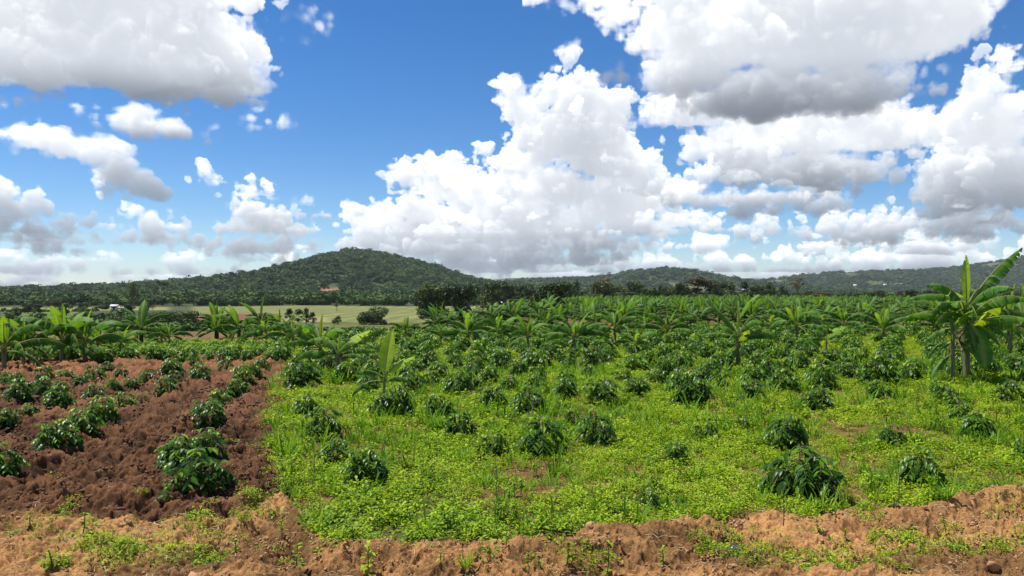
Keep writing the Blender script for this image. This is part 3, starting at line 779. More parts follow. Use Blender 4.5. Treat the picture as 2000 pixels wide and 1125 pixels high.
def clod(seed, mat):
    rng = np.random.default_rng(seed); g = Geo()
    u_, v_ = np.meshgrid(np.linspace(0, 2 * math.pi, 10)[:-1], np.linspace(.15, math.pi - .15, 6))
    V = np.stack([np.cos(u_) * np.sin(v_), np.sin(u_) * np.sin(v_), np.cos(v_) * .5], -1).reshape(-1, 3) * (1 + rng.normal(0, .22, (54, 1))) * [1, rng.uniform(.6, .95), 1]
    i = np.arange(54).reshape(6, 9)
    g.add(V, np.stack([i[:-1], i[1:], np.roll(i, -1, 1)[1:], np.roll(i, -1, 1)[:-1]], -1).reshape(-1, 4))
    g.add(V[:9], np.array([[0, k, k + 1] for k in range(1, 8)])); g.add(V[-9:], np.array([[0, k + 1, k] for k in range(1, 8)]))
    return g.mesh('clod', M[mat], False)
for nm, mt, lab in (('earth_clods', 'crumb_tan', 'broken clods of dry tan earth half sunk in the bank'), ('dug_clods', 'crumb_dark', 'broken dark clods turned up on the dug soil')):
    X, Y = sample_fan(7.4, 26 if mt == 'crumb_dark' else 12.8, 9 if mt == 'crumb_dark' else 8); d_, dirt, till = masks(X, Y)
    k = ((till if mt == 'crumb_dark' else dirt) > .5) & (rg.uniform(size=len(X)) < ss(-.3, .5, fbm(X * .9, Y * .9, 3, 103))); X, Y = X[k], Y[k]
    S_ = rg.uniform(.25, 1.0, len(X)) ** 2.2 * .085 + .012
    stuff(nm, lab, [clod(i + 10, mt) for i in range(6)], np.stack([X, Y, ground_z(X, Y) - S_ * .12], 1), rg.uniform(0, 6.28, len(X)), S_, rg.integers(0, 6, len(X)), rg.normal(0, .35, (len(X), 2)))

# ------------------------------------------------------------------ banana plants
# (px, base, top, label[, spec])
HERO = [
 (8, 722, 626, 'banana plant cut by the left picture edge with one yellow-green arching leaf'),
 (46, 712, 630, 'squat banana plant between the left edge plant and the tall one with erect leaves'),
 (121, 706, 602, 'tall banana plant with two erect leaves, highest of the left-hand banana row'),
 (166, 704, 613, 'banana plant with one thin upright spear, just right of the tall left-hand plant'),
 (190, 696, 630, 'banana plant with bright pale upper leaves below the small white farmhouse'),
 (236, 690, 640, 'low dark banana plant ending the left-hand banana row'),
 (316, 675, 632, 'left of two slim banana plants alone in the light green coffee'),
 (331, 676, 630, 'right of two slim banana plants alone in the light green coffee'),
 (450, 662, 632, 'small banana plant at the field edge below the brown bare strip'),
 (475, 667, 631, 'second small banana plant along the field edge below the round dark bush'),
 (497, 674, 632, 'third small banana plant along the field edge, in front of the round dark bush'),
 (520, 677, 624, 'banana plant just left of the one with the tall pale spear'),
 (573, 684, 616, 'banana plant with a tall pale rolled spear leaf beside the dug soil corner'),
 (625, 716, 617, 'banana plant with a big drooping left leaf at the dug soil corner'),
 (660, 740, 650, 'banana plant with one glowing yellow-green leaf raised to the right'),
 (750, 786, 652, 'young banana plant with one upright paddle-shaped pale leaf among the weeds'),
 (711, 657, 630, 'little banana plant behind the glowing-leaved one, below the maize field'),
 (791, 664, 620, 'banana plant with several raised leaves below the pair of dark trees'),
 (861, 676, 630, 'banana plant in front of the twin dark trees, leaves bowed like a fountain'),
 (915, 678, 613, 'banana plant with upright light leaf right of the twin dark trees'),
 (974, 675, 614, 'dark-hearted banana plant with bowed leaves below the olive conical tree'),
 (1031, 684, 617, 'banana plant with raised lime leaf and dark shadow at its foot'),
 (1066, 652, 604, 'banana plant standing behind, directly below the big round dark tree'),
 (1123, 692, 611, 'broad banana plant with a pale flower tip and heavy shade below'),
 (1201, 670, 597, 'banana plant with a translucent lime leaf standing upright like a flag'),
 (1242, 694, 643, 'low banana plant with a small cream spike among the coffee'),
 (1263, 652, 604, 'dense dark banana plant behind the low one with the cream spike'),
 (1303, 672, 602, 'banana plant with a bright lime leaf reaching out to the right'),
 (1442, 719, 582, 'large banana plant with an erect torn leaf in the middle of the coffee'),
 (1505, 654, 610, 'small banana plant between the large torn one and its right neighbour'),
 (1555, 667, 596, 'banana plant with V-shaped top leaves right of the large torn one'),
 (1614, 688, 640, 'low banana plant with one horizontal bright yellow-green leaf'),
 (1610, 652, 606, 'banana plant right behind the low one with the yellow-green leaf'),
 (1648, 655, 598, 'banana plant with a long leaf slanting up to the right'),
 (1726, 670, 604, 'banana plant with a striped lime leaf left of the tall right-hand clump'),
 (1887, 744, 497, 'tallest banana plant, with torn leaf against the sky and folded pale spear'),
 (1861, 748, 598, 'smaller stem leaning beside the tallest banana plant, one leaf hanging low'),
 (1972, 696, 560, 'large banana plant with long bowed leaves behind the tallest one'),
 (2003, 690, 560, 'banana plant cut by the right picture edge with a steep pale midrib'),
]
SPEC = {
 35: [('low', 185, .52, .40), ('low', 10, .52, .38), ('arch', -50, .50, .40), ('arch', -130, .48, .38), ('arch', -75, .46, .50), ('low', -110, .42, .46), ('droop_broad', -95, .46, .46), ('arch', 200, .46, .52), ('low', -150, .44, .44), ('arch', 40, .44, .5), ('torn_high', 2, .60, .52, 4), ('spear', 60, .42, .50, 0), ('flat_out', 168, .42, .56, 0), ('low', 205, .46, .50), ('low', -12, .50, .42), ('broad', 75, .38, .44), ('low', 20, .46, .34), ('hang', 250, .34, .40), ('hang', 150, .34, .38), ('broad', -80, .36, .34), ('flat_out', -30, .46, .40, 0), ('hang', 300, .3, .42)],
 36: [('flat_out', 178, .72, .86, 0), ('flat_out', -8, .52, .84, 0), ('up', 110, .45, .80), ('up', -70, .5, .66), ('hang', 185, .45, .60), ('hang', 200, .38, .56), ('hang', 20, .45, .58), ('droop_broad', 182, .50, .42), ('low', 240, .4, .6)],
 15: [('paddle', 70, .60, .36, 4), ('broad', 8, .50, .34), ('low', 172, .46, .34), ('hang', 190, .52, .30), ('arch', 100, .40, .34), ('low', -28, .50, .26)],
 28: [('arch', -60, .46, .40), ('low', -120, .44, .36), ('arch', 15, .46, .42), ('up', -10, .46, .58), ('torn_high', 172, .50, .42, 0), ('torn_high', 20, .40, .42, 0), ('flat_out', -2, .52, .40, 0), ('low', -14, .52, .34), ('flat_out', 160, .48, .38), ('arch', 195, .46, .34), ('droop_broad', 170, .40, .30), ('droop_broad', 215, .40, .28), ('broad', -80, .36, .3), ('arch', 100, .44, .4), ('droop_broad', -40, .32, .28), ('spear', 100, .36, .46)],
 14: [('arch', -40, .55, .36), ('arch', 140, .6, .38), ('broad', 22, .62, .40), ('arch', 178, .60, .38), ('low', 188, .74, .34), ('flat_out', 2, .66, .38, 0), ('low', -20, .5, .30), ('arch', 90, .5, .36), ('droop_broad', -65, .44, .26), ('hang', 210, .4, .30), ('spear', 100, .34, .36)],
 31: [('broad', 12, .85, .40), ('arch', 175, .8, .40), ('low', 200, .8, .36), ('arch', -55, .7, .36), ('low', -20, .6, .30), ('arch', 100, .6, .36)],
}
for i, hdef in enumerate(HERO):
    px, base, top, lab = hdef[:4]
    hs = .40
    kw = {}
    if i == 35: kw = dict(hs=.52, stem_r=.75)
    if i == 36: kw = dict(hs=.84, stem_r=.7)
    if i == 15: kw = dict(hs=.34, stem_r=.6)
    banana(px, base, top, lab, SPEC.get(i), seed=i + 1, **kw)
LAND = [(h[0], h[1], 'the ' + s) for h, s in zip(HERO, (
 'left-edge banana', 'squat left banana', 'tall left-hand banana', 'banana with the thin spear', 'banana below the farmhouse', 'low dark left banana', 'slim paired banana', 'slim paired banana', 'small field-edge banana', 'field-edge banana', 'field-edge banana by the dark bush',
 'banana left of the pale spear', 'pale-speared banana', 'banana with the big drooping leaf', 'glowing-leaved banana', 'young paddle-leaved banana', 'little banana below the maize', 'banana below the dark trees', 'fountain-like banana', 'banana with upright light leaf',
 'dark-hearted banana', 'banana with raised lime leaf', 'banana below the round tree', 'broad pale-tipped banana', 'flag-leaved banana', 'cream-spiked banana', 'dense dark banana', 'banana reaching right', 'large torn banana', 'small banana by the torn one', 'V-topped banana',
 'yellow-leaved low banana', 'banana behind the yellow-leaved one', 'banana with slanting leaf', 'striped-leaf banana', 'tallest banana', 'leaning companion stem', 'long-leaved right banana', 'right-edge banana'))]
ORD = ['closest', 'second', 'third', 'fourth', 'fifth', 'sixth', 'seventh', 'eighth', 'ninth', 'tenth', 'eleventh', 'twelfth', 'thirteenth', 'fourteenth', 'fifteenth', 'sixteenth', 'seventeenth', 'eighteenth', 'nineteenth', 'twentieth']
def relate(items, land, what):
    """items [(px,py,adjective)] -> labels naming the nearest landmark, the side of it and the rank there"""
    res = [None] * len(items); groups = {}
    for k, (px, py, adj) in enumerate(items):
        best = min(range(len(land)), key=lambda j: math.hypot(px - land[j][0], 2.6 * (py - land[j][1])))
        dx, dy = px - land[best][0], 2.6 * (py - land[best][1])
        if abs(dx) > abs(dy) * 1.6: side = 'to the right of' if dx > 0 else 'to the left of'
        elif abs(dy) > abs(dx) * 1.6: side = 'in front of' if dy > 0 else 'straight behind'
        else: side = ('in front and ' if dy > 0 else 'behind and ') + ('right of' if dx > 0 else 'left of')
        groups.setdefault((land[best][2], side), []).append((math.hypot(dx, dy), k))
    for (ln, side), L in groups.items():
        L.sort()
        for r, (_, k) in enumerate(L):
            o = '' if len(L) == 1 else (', ' + (ORD[r] if r < 20 else str(r + 1) + 'th'))
            res[k] = f'{items[k][2]} {what}{o if o else ","} {side} {ln}'
    return res

far = []
def try_far(Y, u, mind, lst):
    X = u * Y
    for (a, b, *_) in lst[-400:]:
        if (a - X) ** 2 + (b - Y) ** 2 < mind * mind: return
    lst.append((X, Y))
hero_xy = [ground_at(h[0], h[1]) for h in HERO]
cand = list(hero_xy)
rb = random.Random(21)
for _ in range(9000):
    Y = rb.uniform(44, 185); px = rb.uniform(840, 2080)
    u = (px - 1000) / F
    ymin = np.interp(px, [560, 700, 850, 1000, 1200, 1500, 1700, 1850, 2080], [50, 50, 52, 54, 55, 54, 52, 46, 38])
    ymax = np.interp(px, [560, 640, 850, 950, 1050, 1200, 2080], [52, 54, 62, 80, 125, 185, 190])
    if Y < ymin or Y > ymax: continue
    try_far(Y, u, 3.4 - .9 * min(1, max(0, (Y - 60) / 25)) + .004 * Y, cand)
cand2 = []
for _ in range(200):                                                  # the thin row along the left field edge
    px = rb.uniform(240, 300) if rb.random() < .4 else rb.uniform(420, 560); Y = rb.uniform(41, 46)
    try_far(Y, (px - 1000) / F, 2.2, cand2)
cand2 = cand2[:9]
far = sorted(cand[len(hero_xy):] + cand2, key=lambda q: q[1])
N_IND = 230
items = [(1000 + x / y * F, 562 + (CAM_H - float(base_z(x, y))) / y * F, 'small') for x, y in far[:N_IND]]
labs = relate(items, LAND, 'banana plant')
for (x, y), lab in zip(far[:N_IND], labs):
    o = tag(link('banana_plant', BANANA_FAR[rb.randrange(7)], None, (x, y, float(ground_z(x, y, False))), (0, 0, rb.uniform(0, 6.28)), rb.uniform(1.6, 2.5) * (1.0 if y < 85 else .84)), lab, 'banana plant', 'banana plants in the far plantation rows')
rest = far[N_IND:]
if rest:
    P = np.array([(x, y, float(ground_z(x, y, False))) for x, y in rest])
    stuff('far_bananas', 'far rows of dark banana plants merging below the treeline', BANANA_FAR, P, rg.uniform(0, 6.28, len(P)), rg.uniform(1.25, 1.95, len(P)), rg.integers(0, 7, len(P)))
n_far = len(far)
tag(link('fallen_leaf', LEAF['broad'][0], None, (*ground_at(266, 682), .25), (R(20), R(-30), R(150)), .75), 'single fallen yellow-green banana leaf lying on the light green coffee', 'leaf')

# ------------------------------------------------------------------ coffee bushes measured in the photograph: (px, base, width px, label)
BUSH = [
 (393, 980, 135, 'largest coffee bush at the near corner of the dug soil'), (345, 924, 96, 'coffee bush close behind and left of the largest dug-soil bush'), (402, 908, 84, 'coffee bush directly behind the largest dug-soil bush'),
 (408, 848, 80, 'coffee bush with a wide flat top, middle of the dug-soil front row'), (387, 830, 60, 'coffee bush peeping out behind the wide flat-topped dug-soil bush'), (432, 804, 60, 'coffee bush halfway up the dug-soil front row'),
 (461, 778, 48, 'small round coffee bush right below a larger one on dug soil'), (476, 759, 64, 'big coffee bush near the weedy edge of the dug soil'), (489, 743, 50, 'coffee bush tucked behind the big one near the weedy edge'),
 (513, 728, 38, 'coffee bush beside the bare red strip at the weedy edge'), (524, 709, 30, 'last coffee bush of the dug-soil front row before the bananas'),
 (5, 941, 96, 'coffee bush cut by the left picture edge, lowest on the dug soil'), (112, 892, 95, 'front one of two touching bushes alone on the dug soil'), (157, 864, 88, 'rear one of two touching bushes alone on the dug soil'),
 (200, 834, 75, 'tall dense coffee bush behind the two touching ones'), (243, 811, 52, 'coffee bush joined to the right of the tall dense one'), (276, 793, 28, 'tiny coffee bush standing alone at the end of the second dug-soil row'),
 (20, 843, 54, 'coffee bush at the left edge above the lowest cut-off one'), (58, 821, 42, 'low spreading coffee bush next to the left edge bush'), (36, 796, 66, 'broad coffee bush near the left edge, third dug-soil row'),
 (115, 804, 66, 'rounded coffee bush alone in the third dug-soil row'), (184, 786, 52, 'compact coffee bush in the third dug-soil row, left of a smaller one'), (222, 770, 36, 'smaller coffee bush right of the compact third-row one'),
 (80, 775, 56, 'dark-bottomed coffee bush in the fourth dug-soil row'), (118, 770, 34, 'low coffee bush right of the dark-bottomed one'), (158, 764, 38, 'coffee bush before a wider one in the fourth dug-soil row'), (182, 755, 54, 'wide coffee bush in the fourth dug-soil row'),
 (32, 763, 44, 'coffee bush left of the dark-bottomed one'), (88, 749, 42, 'coffee bush above the dark-bottomed one'), (128, 748, 36, 'coffee bush below the low dark left banana'), (260, 765, 36, 'small coffee bush below a big one at the bend of the fourth row'),
 (285, 753, 48, 'big coffee bush at the bend of the fourth dug-soil row'), (237, 742, 34, 'coffee bush left of the big one at the bend'), (10, 753, 32, 'coffee bush at the left edge below the bananas'), (207, 733, 30, 'little coffee bush by the bare red soil below the left bananas'),
 (325, 781, 52, 'coffee bush with a stepped top in the second-nearest dug-soil column'), (340, 763, 46, 'rear half of the stepped-top coffee bush clump'), (390, 750, 50, 'coffee bush between the stepped one and the weedy edge'), (441, 730, 42, 'solitary round coffee bush on red soil near the far corner'),
 (480, 708, 30, 'small coffee bush near the far corner of the dug soil'), (335, 738, 52, 'wide coffee bush on the far side of the dug soil'), (378, 723, 36, 'low coffee bush where the dug soil turns red'), (437, 709, 36, 'coffee bush at the far edge of the dug soil'),
 (714, 949, 86, 'dark coffee bush lowest in the weeds beside the dug soil'), (660, 910, 72, 'second coffee bush in the weed row beside the dug soil'), (632, 866, 78, 'third coffee bush in the weed row beside the dug soil'),
 (597, 817, 56, 'fourth coffee bush in the weed row beside the dug soil'), (587, 766, 68, 'broad coffee bush below the banana with the big drooping leaf'), (772, 820, 78, 'coffee bush shading the foot of the young paddle-leaved banana'),
 (897, 858, 64, 'leggy coffee bush just right below another in the left part of the weeds'), (852, 824, 60, 'coffee bush right of the young paddle-leaved banana'), (893, 779, 62, 'wide dark coffee bush behind two others right of the young banana'), (962, 802, 56, 'isolated oval coffee bush in the middle of the weeds'),
 (1033, 816, 74, 'wide coffee bush directly behind the tall leggy central one'), (995, 768, 40, 'small coffee bush behind the isolated oval one'), (1011, 740, 40, 'coffee bush up the slope from the central wide one'), (966, 892, 60, 'low flattened coffee bush left of the tall leggy central one'),
 (842, 759, 44, 'low coffee bush left of the wide dark one'), (957, 754, 42, 'coffee bush up behind the isolated oval one'), (1048, 772, 44, 'coffee bush behind the wide central pair'), (816, 731, 36, 'coffee bush behind the young paddle-leaved banana'),
 (1060, 895, 106, 'tall leggy coffee bush in the centre, largest in the weeds there'), (1163, 875, 82, 'coffee bush right of the tall leggy central one'), (1112, 834, 44, 'half-hidden coffee bush behind the central pair'), (1180, 800, 66, 'dark wide coffee bush behind the central pair'),
 (1104, 786, 52, 'coffee bush with dark underside left of a wider dark one'), (1248, 779, 52, 'round coffee bush in the centre right of the weeds'), (1107, 757, 42, 'coffee bush behind the dark-undersided one'), (1050, 750, 40, 'coffee bush near the middle, below the raised lime leaf banana'),
 (1218, 751, 38, 'narrow dark coffee bush behind the round centre-right one'), (1148, 742, 34, 'small dark coffee bush below the broad pale-tipped banana'), (1283, 758, 44, 'dark coffee bush right of the narrow one'), (1181, 765, 26, 'tiny coffee bush among bigger ones in the centre'), (1113, 730, 34, 'coffee bush in front of the broad pale-tipped banana'),
 (1350, 800, 80, 'broad pale-topped coffee bush in the right middle of the weeds'), (1375, 754, 44, 'coffee bush behind the broad pale-topped one'), (1473, 791, 54, 'double-topped coffee bush below the large torn banana'), (1500, 750, 52, 'coffee bush right of the large torn banana'),
 (1527, 740, 48, 'coffee bush up behind the one right of the torn banana'), (1379, 865, 54, 'dark coffee bush alone between the centre and the tall right pair'), (1320, 909, 50, 'small broad-leaved coffee bush low in the centre right'), (1337, 724, 38, 'coffee bush left of the large torn banana'),
 (1537, 884, 84, 'rear one of the tall pair of coffee bushes near the bank'), (1562, 980, 132, 'biggest coffee bush, front one of the tall pair near the bank'), (1595, 807, 58, 'coffee bush behind the tall pair, front of two in line'), (1600, 765, 58, 'coffee bush behind the tall pair, rear of two in line'),
 (1710, 757, 68, 'tall square coffee bush between two lime weed lanes'), (1718, 785, 50, 'small coffee bush in front of the tall square one'), (1640, 737, 36, 'coffee bush left of the lime weed lanes'), (1742, 879, 58, 'low coffee bush alone between the tall pair and the right clumps'), (1683, 709, 38, 'coffee bush at the head of the lime weed lanes'),
 (1912, 860, 72, 'front coffee bush of the slanting row of four by the tallest banana'), (1873, 832, 62, 'second coffee bush of the slanting row of four'), (1845, 797, 54, 'third coffee bush of the slanting row of four'), (1830, 774, 34, 'last small coffee bush of the slanting row of four'),
 (1800, 958, 88, 'pale weed-covered coffee bush next to the bank'), (1976, 790, 58, 'coffee bush by the right edge below the bowed leaves'), (1790, 740, 48, 'coffee bush left of the leaning companion stem'), (1925, 737, 54, 'dark coffee bush in the shade of the tallest banana'), (1999, 898, 44, 'coffee bush cut by the right picture edge'),
]
pos = []
rc = random.Random(8)
def coffee(x, y, width, lab, v=None, parts=True, group='coffee bushes of the plantation'):
    v = rc.randrange(8) if v is None else v
    pale = y > 32.5 and x < float(edge_X(y))
    fo, st = PALE[v % 4] if pale else COFFEE[v]
    if pale: width *= .66
    s = width / 1.02
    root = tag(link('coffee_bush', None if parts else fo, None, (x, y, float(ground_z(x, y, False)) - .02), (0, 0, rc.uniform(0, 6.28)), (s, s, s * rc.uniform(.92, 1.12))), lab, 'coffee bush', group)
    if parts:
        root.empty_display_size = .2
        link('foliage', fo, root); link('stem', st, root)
    pos.append((x, y, width))
    return root
for i, (px, base, w, lab) in enumerate(BUSH):
    x, y = ground_at(px, base - 3)
    y += .25 * w / F * y; x = (px - 1000) / F * y
    coffee(x, y, w / F * y * (1.04 if x < edge_X(y) else 1.17), lab, v=(4 if 'leggy' in lab else None))
for px, py, lab in ((327, 982, 'tiny coffee seedling on the dug soil, left of the largest bush'), (1268, 990, 'pale broad-leaved coffee seedling low in the weeds near the bank'), (1452, 840, 'young pale coffee seedling in the weeds right of the lone dark bush')):
    x, y = ground_at(px, py); fo, st = SPROUT[0]
    root = tag(link('coffee_seedling', None, None, (x, y, float(ground_z(x, y, False)) - .02), (0, 0, 1.0), .42 if px < 400 else .5), lab, 'coffee seedling'); link('foliage', fo, root); link('stem', st, root)
# more bushes in the rows further back
cand = []
hx = hero_xy
def free(x, y, dmin):
    return all((a - x) ** 2 + (b - y) ** 2 > dmin * dmin for a, b, *_ in pos) and all((a - x) ** 2 + (b - y) ** 2 > .5 for a, b in hx)
rows = []
for _ in range(14000):
    y = rc.uniform(22, 66); px = rc.uniform(-60, 2070); x = (px - 1000) / F * y
    ex = float(np.interp(y, _ty, _tx))
    if x < ex + .5:
        if y < 31 or y > 41: continue
        dmin = .74
    else:
        py = 562 + CAM_H / y * F
        # rows thin out in the nearer half; lanes of weeds stay open on the right
        if y < 22.5 + 2.2 * vnoise(x * .3, y * .3, 3): continue
        if px > 1560 and abs(((x - .47 * (y - 20)) / 2.05) % 1 - .5) < (.23 if y < 44 else .15): continue
        dmin = 1.25 if y < 44 else 1.1
        if y > np.interp(px, [560, 1000, 2080], [44, 53, 62]): continue
    if free(x, y, dmin):
        pos.append((x, y, 0)); rows.append((x, y))
rows.sort(key=lambda q: q[1])
N_B = 296 - len(BUSH)
lb = [(b[0], b[1], 'the ' + b[3].replace('coffee bush', 'bush')) for b in BUSH if len(b[3].split()) <= 9 and b[1] < 830] + LAND
lb = LAND + [(b[0], b[1], n) for b, n in ((BUSH[86], 'the tall square bush'), (BUSH[74], 'the pale-topped bush'), (BUSH[64], 'the dark wide central bush'), (BUSH[52], 'the isolated oval bush'), (BUSH[38], 'the round bush on red soil'), (BUSH[26], 'the wide fourth-row bush'), (BUSH[40], 'the wide far-side bush'), (BUSH[77], 'the bush by the torn banana'), (BUSH[84], 'the front bush of the lined pair'))]
near = rows[:N_B]
items = [(1000 + x / y * F, 562 + CAM_H / y * F, 'small' if y > 34 else 'dark') for x, y in near]
for (x, y), lab in zip(near, relate(items, lb, 'coffee bush')):
    coffee(x, y, rc.uniform(.85, 1.15), lab, parts=y < 30)
rest = rows[N_B:]
P = np.array([(x, y, float(ground_z(x, y, False)) - .02) for x, y in rest])
pl = P[:, 0] < edge_X(P[:, 1])
stuff('distant_coffee', 'far rows of small dark green coffee bushes merging into one carpet', [c[0] for c in COFFEE] + [c[0] for c in PALE], P, rg.uniform(0, 6.28, len(P)), rg.uniform(.75, 1.1, len(P)) * np.where(pl, .66, 1), np.where(pl, rg.integers(8, 12, len(P)), rg.integers(0, 8, len(P))))
n_rest = len(rest)

# ------------------------------------------------------------------ cloud field
def cloud_panorama():
    """March sunlight through a noise-eroded 3D cloud field; returns az/el map (rgb light, alpha)."""
    rng = np.random.default_rng(11)
    AZ, E0, E1 = math.radians(37.0), math.radians(-1.2), math.radians(23.5)
    W, D, DZ = 1640, 40, 12.0
    pxr = W / (2 * AZ)                                   # cells per radian
    H = int((E1 - E0) * pxr)
    K = pxr / 1500.0
    def cell(px, py):
        u, v = (px - 1000) / 1500.0, (562 - py) / 1500.0
        a = math.atan(u); e = math.atan(v * math.cos(a))
        return (a + AZ) * pxr, (e - E0) * pxr            # x cell, y cell (upwards)
    S = np.full((D, H, W), -90.0, np.float32)
    SOFT = np.zeros((D, H, W), np.float32)
    HG = np.ones((D, H, W), np.float32)                  # height above the cloud base, 0..1
    def puff(px, py, rx, ry, d, soft, base, tall, flat=0.42):
        cx, cy = cell(px, py)
        c = math.cos(math.atan((px - 1000) / 1500.0))
        rx, ry = rx * K * c, ry * K
        rz = min(max(rx, ry) * 0.9, 110) / DZ
        m = 70
        x0, x1 = int(max(0, cx - rx - m)), int(min(W, cx + rx + m))
        y0, y1 = int(max(0, cy - ry - m)), int(min(H, cy + ry + m))
        z0, z1 = int(max(0, d - rz - 7)), int(min(D, d + rz + 7))
        if x1 <= x0 or y1 <= y0 or z1 <= z0: return
        X = ((np.arange(x0, x1, dtype=np.float32) - cx) / rx)[None, None, :]
        Y = (np.arange(y0, y1, dtype=np.float32) - cy) / ry
        Y = np.where(Y < 0, Y / (1 - flat), Y)[None, :, None].astype(np.float32)   # flatter underneath
        Z = ((np.arange(z0, z1, dtype=np.float32) - d) / rz)[:, None, None]
        s = (1 - np.sqrt(X * X + Y * Y + Z * Z)) * min(rx, ry)
        b = S[z0:z1, y0:y1, x0:x1]
        so = SOFT[z0:z1, y0:y1, x0:x1]
        w = s > b
        so[w] = soft
        hgt = np.clip((np.arange(y0, y1, dtype=np.float32) - cell(px, base)[1]) / (tall * K), 0, 1)[None, :, None] + 0 * s
        HG[z0:z1, y0:y1, x0:x1][w] = hgt[w]
        k = 5.0
        hh = np.clip(0.5 + 0.5 * (s - b) / k, 0, 1)
        b[...] = b * (1 - hh) + s * hh + k * hh * (1 - hh)
    for d, soft, base, tall, items in CLOUDS:
        for it in items: puff(it[0], it[1], it[2], it[3], d * .9 + rng.uniform(-2, 2), soft, base, tall)
    def lattice(lam):
        """band-limited noise of wavelength lam (cells), made small by FFT and enlarged smoothly"""
        st = max(lam / 3.2, 1.0); sz = max(lam / 3.2 / DZ, 1.0)
        nx, ny, nz = int(W / st) + 3, int(H / st) + 3, int(D / sz) + 3
        g = rng.standard_normal((nz, ny, nx)).astype(np.float32)
        fx = np.fft.rfftfreq(nx, st)[None, None, :]; fy = np.fft.fftfreq(ny, st)[None, :, None]; fz = np.fft.fftfreq(nz, sz * DZ)[:, None, None]
        if lam < 2 * DZ: fz = fz * 0.3
        f = np.sqrt(fx * fx + fy * fy * .8 + fz * fz) * lam
        g = np.fft.irfftn(np.fft.rfftn(g) * np.exp(-((f - 1) / .38) ** 2).astype(np.float32), s=g.shape, axes=(0, 1, 2)).astype(np.float32)
        g /= g.std()
        def ax(n, l, axis, g):
            p = np.arange(n) / l; i = p.astype(int); f = (p - i).astype(np.float32)
            sh = [1, 1, 1]; sh[axis] = n
            f = f.reshape(sh)
            return np.take(g, i, axis) * (1 - f) + np.take(g, i + 1, axis) * f
        return ax(W, st, 2, ax(H, st, 1, ax(D, sz, 0, g)))
    S -= 2.0
    for lam, amp in ((130, .12), (76, .22), (42, .30), (24, .25), (13, .21), (7, .19), (3.6, .17)):
        n = lattice(lam)
        S += (np.minimum(np.abs(n), 1.9) - 0.62 if lam < 80 else n * .6) * np.float32(amp * lam)
    edge = 6.5 + 26.0 * SOFT + 34.0 * np.clip(lattice(90) - .25, 0, 1.2)          # wispy in places
    dens = np.clip(S / edge, 0, 1)
    dens *= (1 - 0.62 * SOFT)
    del S
    def box(a, axis, r):
        c_ = np.cumsum(a, axis=axis, dtype=np.float32)
        return (np.roll(c_, -r, axis) - np.roll(c_, r + 1, axis)) / (2 * r + 1)
    bl = box(box(dens, 2, 6), 1, 6)                       # stray flecks evaporate
    dens *= np.clip((bl - .06) / .20, 0, 1); del bl
    # sunlight marched down from above (sun left of and beyond the clouds), long and short free paths
    def march(keep, dx, spread):
        tau = np.zeros((D, H, W), np.float32)
        row = np.zeros((D, W), np.float32)
        for j in range(H - 1, -1, -1):
            tau[:, j, :] = row
            row = row * keep + dens[:, j, :]
            row = row * (1 - dx) + np.roll(row, 1, 1) * dx
            row[:-1] = row[:-1] * 0.93 + row[1:] * 0.07
            row = row * (1 - spread) + spread * .5 * (np.roll(row, 1, 1) + np.roll(row, -1, 1))
        return tau
    ts = march(0.945, 0.38, 0.04)
    sun = 0.62 * np.exp(-ts * 0.12); del ts
    tl = march(0.985, 0.30, 0.25)
    sun += 0.42 * np.exp(-tl * 0.016); del tl
    HG = HG * HG * (3 - 2 * HG)
    sun = sun * (0.24 + 0.76 * HG) + 0.22 * HG  # grey bases: shade painted in by height, on top of the march
    for px, py, rx, ry, k in CLOUD_SHADE:  # painted shade: cloud light dimmed inside hand-placed ellipses
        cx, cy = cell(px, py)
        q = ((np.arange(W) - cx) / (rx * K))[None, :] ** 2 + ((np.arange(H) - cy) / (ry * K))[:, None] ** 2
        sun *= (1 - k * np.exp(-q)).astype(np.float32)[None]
    R = np.zeros((H, W), np.float32); G = R.copy(); B = R.copy(); T = np.ones((H, W), np.float32)
    for z in range(D):
        a = 1 - np.exp(-dens[z] * 0.75)
        w = T * a
        s = sun[z]
        lum = 0.18 + 1.15 * s
        cool = 1 - s
        R += w * lum * (1.0 - 0.20 * cool); G += w * lum * (1.0 - 0.09 * cool); B += w * lum * (1.0 + 0.08 * cool)
        T *= 1 - a
    A = 1 - T
    inv = 1 / np.maximum(A, 1e-4)
    cut = 30                                              # the outermost columns wrapped round while marching
    return np.stack([R * inv, G * inv, B * inv, A], -1)[:, cut:-cut], AZ - cut / pxr, E0, E0 + H / pxr
CLOUD_SHADE = [(1190, 480, 130, 30, .42), (1130, 340, 60, 90, .22), (1480, 195, 200, 50, .25), (1650, 60, 150, 60, .12), (1900, 420, 120, 60, .25), (1450, 392, 120, 22, .2), (300, 195, 170, 28, .3)]  # ellipses of shade painted into the clouds: centre, radii, strength
